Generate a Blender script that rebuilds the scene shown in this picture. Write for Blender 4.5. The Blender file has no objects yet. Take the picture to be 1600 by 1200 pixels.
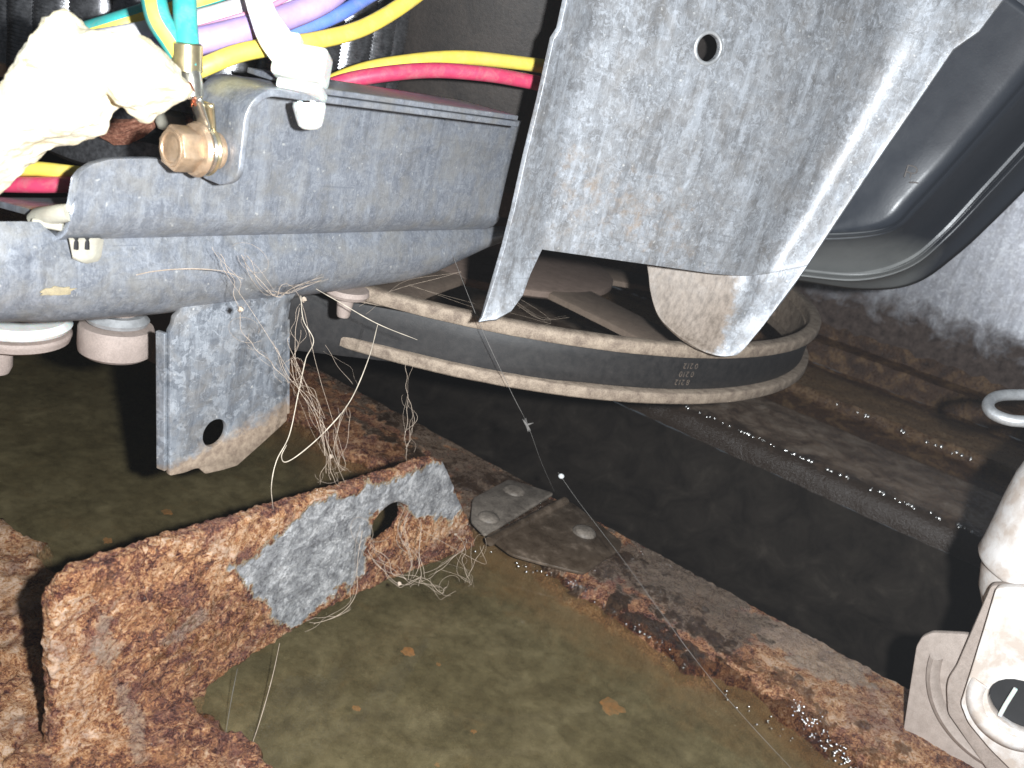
import bpy, bmesh, math, random
import numpy as np
from mathutils import Vector, Matrix

# ------------------------------------------------------------------ units, camera
# All shapes are laid out in a working unit of 7.5 mm (U).  World axes follow the machine:
# X = along the motor bracket, Y = along the base rails, Z = up.  Water level is z = 0.
S = 0.0075
sc = bpy.context.scene
FPX = 1422.076
v1 = np.array([1065 / FPX, 270 / FPX, 1.0]); v1 /= np.linalg.norm(v1)
v2 = np.array([-2160 / FPX, 1030 / FPX, 1.0]); v2 /= np.linalg.norm(v2)
upv = np.cross(v2, v1); upv = upv if upv[1] > 0 else -upv
CR = np.array([v1[0], v2[0], upv[0]]); CU = np.array([v1[1], v2[1], upv[1]]); CF = np.array([v1[2], v2[2], upv[2]])
CC = np.array([0, 0, 20.0])

cam_d = bpy.data.cameras.new('camera'); cam = bpy.data.objects.new('camera', cam_d); sc.collection.objects.link(cam)
cam_d.sensor_fit = 'HORIZONTAL'; cam_d.sensor_width = 36; cam_d.lens = 36 * FPX / 1600
cam_d.clip_start = 0.005; cam_d.clip_end = 20
m = Matrix.Identity(4)
for i in range(3):
    m[i][0] = CR[i]; m[i][1] = CU[i]; m[i][2] = -CF[i]; m[i][3] = CC[i] * S
cam.matrix_world = m
sc.camera = cam
cam_d.dof.use_dof = True; cam_d.dof.focus_distance = 29 * S; cam_d.dof.aperture_fstop = 45

# ------------------------------------------------------------------ light: the phone's flash beside the lens, dim room light
w = bpy.data.worlds.new('World'); sc.world = w; w.use_nodes = True
w.node_tree.nodes['Background'].inputs[0].default_value = (0.75, 0.87, 1.0, 1)
w.node_tree.nodes['Background'].inputs[1].default_value = 0.08
ld = bpy.data.lights.new('flash', 'AREA'); ld.shape = 'DISK'; ld.size = 0.006; ld.energy = 1.5; ld.color = (0.93, 0.97, 1.0)
lo = bpy.data.objects.new('flash', ld); sc.collection.objects.link(lo)
lm = m.copy(); lp = CC + CR * 2.85 + CU * 0.35 - CF * 0.2
for i in range(3): lm[i][3] = lp[i] * S
lo.matrix_world = lm
sc.view_settings.view_transform = 'Standard'; sc.view_settings.look = 'None'
sc.view_settings.exposure = 0.0; sc.view_settings.gamma = 1.0; sc.view_settings.use_curve_mapping = False
sc.cycles.max_bounces = 4; sc.cycles.use_adaptive_sampling = True; sc.cycles.adaptive_threshold = .02; sc.cycles.transparent_max_bounces = 12; sc.cycles.caustics_reflective = False; sc.cycles.caustics_refractive = False

# ------------------------------------------------------------------ pixel -> place helpers (photo is 1600 x 1200)
def ray(x, y): return CF + CR * (x - 800) / FPX - CU * (y - 600) / FPX
def onz(x, y, z): d = ray(x, y); return CC + d * ((z - CC[2]) / d[2])
def ony(x, y, v): d = ray(x, y); return CC + d * (v / d[1])
def onx(x, y, v): d = ray(x, y); return CC + d * (v / d[0])
def at(x, y, d): return CC + ray(x, y) * d
def proj(P):
    q = np.asarray(P, float) - CC; d = np.maximum(q @ CF, 0.01)
    return 800 + FPX * (q @ CR) / d, 600 - FPX * (q @ CU) / d

# ------------------------------------------------------------------ numpy noise
def _h(ix, iy, iz, s):
    n = (ix * 374761393 + iy * 668265263 + iz * 2147483647 + s * 974711) & 0xffffffff
    n = ((n ^ (n >> 13)) * 1274126177) & 0xffffffff
    return ((n ^ (n >> 16)) & 0xffff) / 65535.0
def vnoise(P, scale, seed=0):
    p = np.asarray(P, float) * scale; i = np.floor(p).astype(np.int64); f = p - i; f = f * f * (3 - 2 * f)
    r = 0
    for dx in (0, 1):
        for dy in (0, 1):
            for dz in (0, 1):
                wgt = (f[:, 0] if dx else 1 - f[:, 0]) * (f[:, 1] if dy else 1 - f[:, 1]) * (f[:, 2] if dz else 1 - f[:, 2])
                r = r + wgt * _h(i[:, 0] + dx, i[:, 1] + dy, i[:, 2] + dz, seed)
    return r
def fbm(P, scale, octs=4, seed=0, gain=0.5):
    a = 1; t = 0; r = 0
    for o in range(octs):
        r = r + a * vnoise(P, scale * 2 ** o, seed + o * 17); t += a; a *= gain
    return r / t
def sstep(a, b, x):
    t = np.clip((x - a) / (b - a), 0, 1); return t * t * (3 - 2 * t)
def pmask(px, py, poly, soft=8, wob=None):
    poly = np.array(poly, float); n = len(poly)
    inside = np.zeros(len(px), bool); dist = np.full(len(px), 1e9)
    for i in range(n):
        x0, y0 = poly[i]; x1, y1 = poly[(i + 1) % n]
        c = ((y0 > py) != (y1 > py)) & (px < (x1 - x0) * (py - y0) / ((y1 - y0) or 1e-9) + x0); inside ^= c
        t = np.clip(((px - x0) * (x1 - x0) + (py - y0) * (y1 - y0)) / ((x1 - x0) ** 2 + (y1 - y0) ** 2), 0, 1)
        dist = np.minimum(dist, np.hypot(px - x0 - t * (x1 - x0), py - y0 - t * (y1 - y0)))
    sd = np.where(inside, dist, -dist)
    if wob is not None: sd = sd + wob
    return sstep(-soft, soft, sd)

# ------------------------------------------------------------------ mesh helpers
ORG = {}
def thing(name, base, label=None, cat=None, group=None, kind=None):
    o = bpy.data.objects.new(name, None); o.empty_display_size = 0.01; sc.collection.objects.link(o)
    o.location = Vector(np.array(base) * S); ORG[o.name] = np.array(base, float)
    tag(o, label, cat, group, kind); return o
def tag(o, label=None, cat=None, group=None, kind=None):
    if label: o['label'] = label
    if cat: o['category'] = cat
    if group: o['group'] = group
    if kind: o['kind'] = kind
    return o
def mk(name, verts, faces, mat, parent=None, smooth=40, label=None, cat=None, group=None, kind=None, base=None, attrs=None):
    verts = np.asarray(verts, float)
    if parent is not None: org = ORG[parent.name]
    else: org = np.array(base, float) if base is not None else np.array([verts[:, 0].mean(), verts[:, 1].mean(), verts[:, 2].min()])
    me = bpy.data.meshes.new(name); me.from_pydata(((verts - org) * S).tolist(), [], [list(map(int, f)) for f in faces]); me.update()
    bm = bmesh.new(); bm.from_mesh(me); bmesh.ops.recalc_face_normals(bm, faces=bm.faces); bm.to_mesh(me); bm.free()
    return mkm(name, me, mat, parent, smooth, label, cat, group, kind, org, attrs)
def mkm(name, me, mat, parent=None, smooth=40, label=None, cat=None, group=None, kind=None, org=None, attrs=None):
    if smooth:
        me.polygons.foreach_set('use_smooth', [True] * len(me.polygons))
        me.set_sharp_from_angle(angle=math.radians(smooth))
    for k, v in (attrs or {}).items():
        a = me.attributes.new(k, 'FLOAT', 'POINT'); a.data.foreach_set('value', np.asarray(v, np.float32))
    o = bpy.data.objects.new(name, me); sc.collection.objects.link(o); me.materials.append(mat)
    ORG[o.name] = org
    if parent is not None: o.parent = parent
    else: o.location = Vector(org * S)
    return tag(o, label, cat, group, kind)
def grid_faces(r, c, closed=False):
    F = []
    for i in range(r - 1):
        for j in range(c - (0 if closed else 1)):
            k = (j + 1) % c
            F.append((i * c + j, i * c + k, (i + 1) * c + k, (i + 1) * c + j))
    return F
def solid(o, t, offset=0.0, bev=0.0):
    s = o.modifiers.new('solidify', 'SOLIDIFY'); s.thickness = t * S; s.offset = offset; s.use_even_offset = True
    if bev:
        b = o.modifiers.new('bevel', 'BEVEL'); b.width = bev * S; b.segments = 2; b.limit_method = 'ANGLE'; b.angle_limit = math.radians(50)
    return o
def crom(pts, n=8, closed=False):
    P = [np.array(p, float) for p in pts]; out = []; L = len(P)
    for i in range(L if closed else L - 1):
        p0 = P[(i - 1) % L] if (closed or i > 0) else 2 * P[0] - P[1]
        p1 = P[i]; p2 = P[(i + 1) % L]
        p3 = P[(i + 2) % L] if (closed or i + 2 < L) else 2 * P[-1] - P[-2]
        for k in range(n):
            t = k / n
            out.append(0.5 * ((2 * p1) + (-p0 + p2) * t + (2 * p0 - 5 * p1 + 4 * p2 - p3) * t * t + (-p0 + 3 * p1 - 3 * p2 + p3) * t ** 3))
    if not closed: out.append(P[-1])
    return out
def tube_geo(path, rad, sides=10, cap=True):
    P = np.array(path, float); n = len(P); rad = np.full(n, rad) if np.isscalar(rad) else np.asarray(rad, float)
    T = np.gradient(P, axis=0); T /= np.linalg.norm(T, axis=1)[:, None] + 1e-12
    up = np.array([0.13, 0.21, 0.97]); nn = np.cross(T[0], up); nn /= np.linalg.norm(nn); V = []
    for i in range(n):
        nn = nn - T[i] * (nn @ T[i]); nn /= np.linalg.norm(nn); b = np.cross(T[i], nn)
        for k in range(sides):
            a = 2 * math.pi * k / sides; V.append(P[i] + rad[i] * (math.cos(a) * nn + math.sin(a) * b))
    F = grid_faces(n, sides, True)
    if cap:
        F.append(tuple(range(sides))[::-1]); F.append(tuple((n - 1) * sides + k for k in range(sides)))
    return V, F
def join(geos):
    V = []; F = []
    for v, f in geos:
        o = len(V); V += list(v); F += [tuple(i + o for i in q) for q in f]
    return V, F
def pxpath(pts, n=8):          # (px, py, depth) list -> smooth world path
    return crom([at(*p) for p in pts], n)
def lathe_geo(center, prof, seg=64, axis=2, a0=0, a1=360, closed_prof=False):
    V = []; full = (a1 - a0) >= 360; cnt = seg if full else seg + 1
    pr = list(prof)
    for r, z in pr:
        for k in range(cnt):
            a = math.radians(a0 + (a1 - a0) * k / seg); c, s = math.cos(a) * r, math.sin(a) * r
            q = {2: (c, s, z), 0: (z, c, s), 1: (c, z, s)}[axis]
            V.append(np.array(center) + np.array(q))
    F = grid_faces(len(pr), cnt, full)
    if closed_prof:
        o = (len(pr) - 1) * cnt
        for j in range(cnt if full else cnt - 1): F.append((o + j, o + (j + 1) % cnt, (j + 1) % cnt, j))
    return V, F
def box_geo(c, h, rot=None):
    c = np.array(c, float); V = []
    ax = np.eye(3) if rot is None else rot
    for sx in (-1, 1):
        for sy in (-1, 1):
            for sz in (-1, 1): V.append(c + ax[0] * h[0] * sx + ax[1] * h[1] * sy + ax[2] * h[2] * sz)
    return V, [(0, 1, 3, 2), (4, 6, 7, 5), (0, 4, 5, 1), (2, 3, 7, 6), (0, 2, 6, 4), (1, 5, 7, 3)]
def plate_mesh(loops, t, bev=0.04, mapf=None):
    cu = bpy.data.curves.new('tmp', 'CURVE'); cu.dimensions = '2D'; cu.fill_mode = 'BOTH'
    cu.extrude = max(t / 2 - bev, 0.001); cu.bevel_depth = bev; cu.bevel_resolution = 1; cu.offset = -bev
    for lp_ in loops:
        s = cu.splines.new('POLY'); s.points.add(len(lp_) - 1); s.use_cyclic_u = True
        for i, (a, b) in enumerate(lp_): s.points[i].co = (a, b, 0, 1)
    ob = bpy.data.objects.new('tmp', cu); sc.collection.objects.link(ob)
    me = bpy.data.meshes.new_from_object(ob); bpy.data.objects.remove(ob); bpy.data.curves.remove(cu)
    bm = bmesh.new(); bm.from_mesh(me); bmesh.ops.remove_doubles(bm, verts=bm.verts, dist=0.002)
    for v in bm.verts: v.co = Vector(mapf(v.co.x, v.co.y, v.co.z))
    bmesh.ops.recalc_face_normals(bm, faces=bm.faces)
    bm.to_mesh(me); bm.free(); return me
def shift_mesh(me, org):
    n = len(me.vertices); co = np.empty(n * 3); me.vertices.foreach_get('co', co); co = (co.reshape(-1, 3) - org) * S
    me.vertices.foreach_set('co', co.ravel()); me.update()
def plate(name, loops, t, bev, mapf, mat, parent=None, smooth=40, **kw):
    me = plate_mesh(loops, t, bev, mapf)
    if parent is not None: org = ORG[parent.name]
    else:
        co = np.array([v.co[:] for v in me.vertices]); org = np.array([co[:, 0].mean(), co[:, 1].mean(), co[:, 2].min()])
    shift_mesh(me, org); return mkm(name, me, mat, parent, smooth, org=org, **kw)
def ring2(cx, cy, rx, ry=None, n=24):
    ry = ry or rx
    return [(cx + rx * math.cos(2 * math.pi * k / n), cy + ry * math.sin(2 * math.pi * k / n)) for k in range(n)]
def ypl(pts, y): return [tuple(ony(a, b, y)[[0, 2]]) for a, b in pts]       # pixels -> (x, z) on plane y
def round_poly(pts, r=0.15, n=4):
    out = []; L = len(pts)
    for i in range(L):
        p = np.array(pts[i]); a = np.array(pts[i - 1]) - p; b = np.array(pts[(i + 1) % L]) - p
        la, lb = np.linalg.norm(a), np.linalg.norm(b); k = min(r, la * 0.45, lb * 0.45)
        q0 = p + a / la * k; q1 = p + b / lb * k
        for j in range(n + 1):
            t = j / n; out.append(tuple((1 - t) ** 2 * q0 + 2 * t * (1 - t) * p + t * t * q1))
    return out

# ------------------------------------------------------------------ material helpers
class M:
    def __init__(s, name):
        s.m = bpy.data.materials.new(name); s.m.use_nodes = True; s.t = s.m.node_tree; s.b = s.t.nodes['Principled BSDF']; s.o = s.t.nodes['Material Output']
        tc = s.t.nodes.new('ShaderNodeTexCoord'); vm = s.t.nodes.new('ShaderNodeVectorMath'); vm.operation = 'SCALE'; vm.inputs[3].default_value = 1 / S
        s.t.links.new(tc.outputs['Object'], vm.inputs[0]); s.v = vm.outputs[0]
    def set(s, sock, val):
        if isinstance(val, bpy.types.NodeSocket): s.t.links.new(val, sock)
        elif isinstance(val, (tuple, list)) and len(val) == 3 and sock.type == 'RGBA': sock.default_value = (*val, 1)
        else: sock.default_value = val
    def p(s, **kw):
        for k, v in kw.items(): s.set(s.b.inputs[k.replace('_', ' ')], v)
        return s
    def noise(s, scale, detail=4, rough=0.55, dist=0, vec=None, out='Fac'):
        n = s.t.nodes.new('ShaderNodeTexNoise'); s.t.links.new(vec or s.v, n.inputs['Vector'])
        n.inputs['Scale'].default_value = scale; n.inputs['Detail'].default_value = detail; n.inputs['Roughness'].default_value = rough; n.inputs['Distortion'].default_value = dist
        return n.outputs[out]
    def vor(s, scale, out='Distance', vec=None, feat='F1', rand=1):
        n = s.t.nodes.new('ShaderNodeTexVoronoi'); n.feature = feat; s.t.links.new(vec or s.v, n.inputs['Vector']); n.inputs['Scale'].default_value = scale
        n.inputs['Randomness'].default_value = rand
        return n.outputs[out]
    def sc3(s, x, y, z, vec=None):
        n = s.t.nodes.new('ShaderNodeMapping'); n.inputs['Scale'].default_value = (x, y, z); s.t.links.new(vec or s.v, n.inputs['Vector']); return n.outputs[0]
    def warp(s, scale, amt):
        n = s.noise(scale, 3, out='Color'); a = s.t.nodes.new('ShaderNodeVectorMath'); a.operation = 'SUBTRACT'; s.t.links.new(n, a.inputs[0]); a.inputs[1].default_value = (.5, .5, .5)
        b = s.t.nodes.new('ShaderNodeVectorMath'); b.operation = 'SCALE'; b.inputs[3].default_value = amt; s.t.links.new(a.outputs[0], b.inputs[0])
        c = s.t.nodes.new('ShaderNodeVectorMath'); c.operation = 'ADD'; s.t.links.new(s.v, c.inputs[0]); s.t.links.new(b.outputs[0], c.inputs[1]); return c.outputs[0]
    def ramp(s, fac, stops, interp='LINEAR'):
        n = s.t.nodes.new('ShaderNodeValToRGB'); cr = n.color_ramp; cr.interpolation = interp; s.set(n.inputs[0], fac)
        while len(cr.elements) < len(stops): cr.elements.new(0.5)
        for e, (p, c) in zip(cr.elements, stops):
            e.position = p; e.color = (c, c, c, 1) if isinstance(c, (int, float)) else (*c, 1)
        return n.outputs[0]
    def mix(s, fac, a, b, mode='MIX'):
        n = s.t.nodes.new('ShaderNodeMix'); n.data_type = 'RGBA'; n.blend_type = mode; s.set(n.inputs[0], fac); s.set(n.inputs[6], a); s.set(n.inputs[7], b); return n.outputs[2]
    def math(s, op, a, b=0.0, clamp=False):
        n = s.t.nodes.new('ShaderNodeMath'); n.operation = op; n.use_clamp = clamp; s.set(n.inputs[0], a); s.set(n.inputs[1], b); return n.outputs[0]
    def attr(s, name):
        n = s.t.nodes.new('ShaderNodeAttribute'); n.attribute_name = name; return n.outputs['Fac']
    def sep(s, i, vec=None):
        n = s.t.nodes.new('ShaderNodeSeparateXYZ'); s.t.links.new(vec or s.v, n.inputs[0]); return n.outputs[i]
    def bump(s, h, strength=0.5, dist=0.05, normal=None):
        n = s.t.nodes.new('ShaderNodeBump'); n.inputs['Strength'].default_value = strength; n.inputs['Distance'].default_value = dist * S
        s.set(n.inputs['Height'], h)
        if normal: s.t.links.new(normal, n.inputs['Normal'])
        s.t.links.new(n.outputs[0], s.b.inputs['Normal']); return n.outputs[0]

def galv(name, dark, light, cell=2.6, contrast=1.0, dust=(0.30, 0.25, 0.20), dust_amt=0.25, metal=0.45, rough=0.42, specks=True, cw=.25, streak=(1, 1, .45), flake=3.2, fl_amt=.55, drip=(1.4, 1.4, .16), drip_amt=.4):
    k = M(name); wv = k.warp(2.2, .7)
    n_ = k.t.nodes.new('ShaderNodeTexVoronoi'); n_.feature = 'SMOOTH_F1'; n_.inputs['Scale'].default_value = cell; n_.inputs['Smoothness'].default_value = .8; k.t.links.new(wv, n_.inputs['Vector']); cells = n_.outputs['Color']
    n1 = k.noise(.8, 6, .62, .5, k.sc3(*streak)); n2 = k.noise(3.4, 5, .72, .5, wv); n3 = k.noise(16, 4, .7)
    f = k.math('ADD', k.math('ADD', k.math('MULTIPLY', cells, cw), k.math('MULTIPLY', n1, .34)), k.math('ADD', k.math('MULTIPLY', n2, .44 - cw * .4), k.math('MULTIPLY', n3, .22 - cw * .6)))
    col = k.ramp(f, [(0.5 - .15 / contrast, dark), (0.5, tuple((a + b) / 2 for a, b in zip(dark, light))), (0.5 + .15 / contrast, light)])
    fl = k.ramp(k.noise(flake, 4, .6, 1.0, wv), [(.545, 0), (.575, 1)]); col = k.mix(k.math('MULTIPLY', fl, fl_amt), col, tuple(min(1, c * 1.22 + .03) for c in light))
    fd = k.ramp(k.noise(flake * 1.5, 4, .6, .8, k.sc3(1, 1, .7, wv)), [(.40, 1), (.45, 0)]); col = k.mix(k.math('MULTIPLY', fd, fl_amt * .8), col, tuple(c * .75 for c in dark))
    gr = k.noise(22, 3, .8, 0, k.sc3(1, 1, .25)); col = k.mix(k.ramp(gr, [(.35, .30), (.5, 0)]), col, tuple(c * .8 for c in dark)); col = k.mix(k.ramp(gr, [(.55, 0), (.7, .3)]), col, tuple(min(1, c * 1.2) for c in light))
    dr_ = k.noise(1.5, 4, .65, .35, k.sc3(*drip)); col = k.mix(k.ramp(dr_, [(.36, drip_amt), (.45, 0)]), col, tuple(c * .6 for c in dark)); col = k.mix(k.ramp(dr_, [(.55, 0), (.66, drip_amt)]), col, tuple(min(1, c * 1.25) for c in light))
    d = k.ramp(k.noise(0.9, 6, .7, .6), [(.44, 0), (.64, 1)])
    col = k.mix(k.math('MULTIPLY', d, dust_amt), col, dust)
    if specks:
        wv2 = k.warp(5, .25)
        sp = k.ramp(k.vor(3.1, 'Distance', wv2), [(.06, 1), (.15, 0)]); sel = k.ramp(k.noise(1.3, 3), [(.44, 0), (.56, 1)])
        col = k.mix(k.math('MULTIPLY', k.math('MULTIPLY', sp, sel), .8), col, (.66, .66, .64))
        sp2 = k.ramp(k.vor(6.5, 'Distance', wv2), [(.03, 1), (.10, 0)]); col = k.mix(k.math('MULTIPLY', sp2, .35), col, (.12, .13, .17))
        lin = k.ramp(k.noise(1.2, 2, .5, 0, k.sc3(.25, .25, 9)), [(.62, 0), (.70, .5)]); col = k.mix(k.math('MULTIPLY', lin, k.ramp(n1, [(.45, 0), (.6, .6)])), col, tuple(c * .7 for c in dark))
    k.p(Base_Color=col, Metallic=metal)
    k.p(Roughness=k.ramp(f, [(.3, rough - .1), (.7, rough + .13)]))
    k.bump(k.math('ADD', k.math('MULTIPLY', n2, .5), k.math('MULTIPLY', k.noise(28, 3), .4)), .35, .03)
    return k
MAT = {}
MAT['galv_beam'] = galv('galvanised_beam', (.17, .185, .22), (.43, .455, .50), 4.0, .85, (.36, .34, .30), .5, .5, .40, cw=.08, streak=(.5, 1, 1.3), flake=5.0, fl_amt=.28, drip=(2.2, 2.2, .12), drip_amt=.28)
MAT['galv_strut'] = galv('galvanised_strut', (.175, .172, .172), (.475, .505, .55), 3.2, .85, (.31, .285, .26), .35, .40, .50, cw=.16, flake=4.0, fl_amt=.40)
MAT['galv_wall'] = galv('galvanised_wall', (.40, .41, .46), (.74, .76, .82), 1.4, 1.0, (.24, .2, .17), .2, .6, .4, False, cw=.12)

def dusty(name, base, dust, amt=.6, rough=.75, scale=2.0, bump=.3):
    k = M(name); n = k.noise(scale, 7, .65, .4); n2 = k.noise(scale * 9, 4, .7)
    f = k.ramp(k.math('ADD', k.math('MULTIPLY', n, .7), k.math('MULTIPLY', n2, .3)), [(.36, 0), (.6, amt)])
    col = k.mix(f, base, dust); col = k.mix(k.ramp(n2, [(.3, .25), (.6, 0)]), col, tuple(c * .45 for c in base))
    k.p(Base_Color=col, Roughness=rough); k.bump(n2, bump, .04); return k
MAT['pulley'] = dusty('dusty_pulley', (.17, .125, .095), (.42, .335, .255), 1.0, .78, 2.2, .5)
MAT['pulley_in'] = dusty('dusty_pulley_inner', (.17, .125, .095), (.25, .19, .145), .8)
MAT['brown'] = dusty('brown_dusty', (.20, .145, .115), (.30, .22, .18), .8)
MAT['bossy'] = dusty('grey_rubber', (.30, .24, .21), (.42, .34, .30), .8, .7)
kb = M('belt_rubber'); nb = kb.noise(3, 6, .7); kb.p(Base_Color=kb.mix(kb.ramp(nb, [(.35, 0), (.75, .8)]), (.014, .0135, .014), (.042, .038, .036)), Roughness=.55); kb.bump(kb.noise(26, 4, .7), .25, .03); MAT['belt'] = kb
kp = M('belt_print'); kp.p(Base_Color=kp.mix(kp.ramp(kp.noise(14, 3), [(.40, .25), (.6, .8)]), (.05, .045, .043), (.20, .15, .11)), Roughness=.7); MAT['print'] = kp

def plain(name, col, rough=.45, metal=0, spec=.5, var=.12, scale=3, bump=.05, sss=0, dirt=0):
    k = M(name); n = k.noise(scale, 5, .6)
    k.p(Base_Color=k.mix(k.math('MULTIPLY', k.ramp(k.noise(1.9, 6, .75, .5), [(.46, 0), (.66, 1)]), dirt), k.mix(k.ramp(n, [(.35, 0), (.7, 1)]), tuple(c * (1 - var) for c in col), tuple(min(1, c * (1 + var * .6)) for c in col)), (.36, .30, .24)), Roughness=rough, Metallic=metal)
    k.b.inputs['Specular IOR Level'].default_value = spec
    if sss: k.p(Subsurface_Weight=sss, Subsurface_Scale=S * .5)
    k.bump(k.noise(scale * 7, 3), bump, .02); return k
MAT['w_yellow'] = plain('wire_yellow', (.86, .67, .10), .5, dirt=.3)
MAT['w_red'] = plain('wire_red', (.58, .05, .12), .5, dirt=.3)
MAT['w_purple'] = plain('wire_purple', (.45, .33, .66), .5, dirt=.25)
MAT['w_blue'] = plain('wire_blue', (.12, .22, .64), .5, dirt=.25)
MAT['w_white'] = plain('wire_white', (.83, .80, .82), .5, dirt=.25)
MAT['w_pink'] = plain('wire_pink', (.66, .28, .42), .5, dirt=.25)
MAT['w_green'] = plain('wire_green', (.05, .42, .39), .5, dirt=.3)
MAT['nylon'] = plain('white_nylon', (.80, .80, .76), .35, sss=.3)
MAT['nylon_old'] = plain('aged_nylon', (.47, .45, .37), .5, dirt=.5)
kc = M('cream_fibre'); cn = kc.noise(2.2, 6, .65)
kc.p(Base_Color=kc.mix(kc.ramp(cn, [(.38, 0), (.62, 1)]), (.74, .63, .42), (.92, .87, .70)), Roughness=.85); kc.p(Base_Color=kc.mix(kc.ramp(kc.noise(2.6, 5, .75, .8), [(.60, 0), (.68, .7)]), kc.b.inputs['Base Color'].links[0].from_socket, (.36, .25, .13))); kc.bump(kc.noise(18, 5, .7), .5, .05); MAT['cream'] = kc
kw = M('white_plastic'); wn = kw.noise(1.2, 7, .65, .3); wd = kw.ramp(kw.vor(6), [(.04, 1), (.10, 0)])
wc = kw.mix(kw.ramp(wn, [(.38, 0), (.60, .85)]), (.80, .77, .745), (.52, .43, .36)); wc = kw.mix(kw.math('MULTIPLY', wd, kw.ramp(kw.noise(2), [(.5, 0), (.58, .8)])), wc, (.16, .13, .12))
kw.p(Base_Color=wc, Roughness=.45); kw.bump(kw.noise(9, 5), .12, .04); MAT['wplastic'] = kw
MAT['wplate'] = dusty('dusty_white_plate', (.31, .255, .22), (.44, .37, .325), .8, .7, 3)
kk = M('black_paint'); kn = kk.noise(1.0, 7, .65); kd = kk.ramp(kk.math('ADD', kk.math('MULTIPLY', kn, .35), kk.attr('dust')), [(.45, 0), (1.1, 1)])
kk.p(Base_Color=kk.mix(kd, (.040, .046, .058), (.22, .225, .22)), Roughness=kk.ramp(kn, [(.3, .30), (.7, .44)]), Specular_IOR_Level=.6); kk.bump(kk.noise(12, 4), .12, .03); MAT['black'] = kk  # pale mix holds dust and the painted light of the lower end
MAT['dark'] = plain('dark_void', (.02, .02, .021), .8)
MAT['scratch'] = plain('scratch', (.20, .18, .17), .7)
MAT['steel'] = plain('wire_steel', (.52, .53, .54), .42, .55, var=.2, scale=5)
MAT['brass'] = plain('brass', (.62, .52, .32), .28, .85, var=.2, scale=4)
MAT['tin'] = plain('tinned', (.66, .64, .56), .24, .9, var=.25, scale=4)
MAT['copper'] = plain('copper', (.55, .20, .11), .32, .8, var=.3, scale=9)
MAT['rbolt'] = plain('copper_bolt', (.52, .36, .23), .4, .5, var=.3, scale=4, bump=.25, dirt=.4)
kcw = M('copper_winding'); st = kcw.noise(6, 4); kcw.p(Base_Color=kcw.ramp(kcw.noise(9, 5, .7), [(.3, (.12, .05, .035)), (.55, (.40, .18, .12)), (.75, (.70, .42, .30))]), Roughness=.35, Metallic=.4); MAT['winding'] = kcw
MAT['lam'] = plain('lamination', (.24, .24, .25), .3, .8, var=.5, scale=5, bump=.3)
MAT['silk'] = plain('silk', (.40, .32, .25), .8, var=.3, scale=6)
MAT['straw'] = plain('straw', (.52, .45, .36), .7, var=.25, scale=4)
MAT['thread'] = plain('thread', (.17, .16, .15), .8, var=.2)
MAT['lint'] = plain('lint', (.72, .74, .74), .8)
MAT['flake'] = plain('rust_flake', (.42, .15, .035), .55, var=.4, scale=8)

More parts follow.
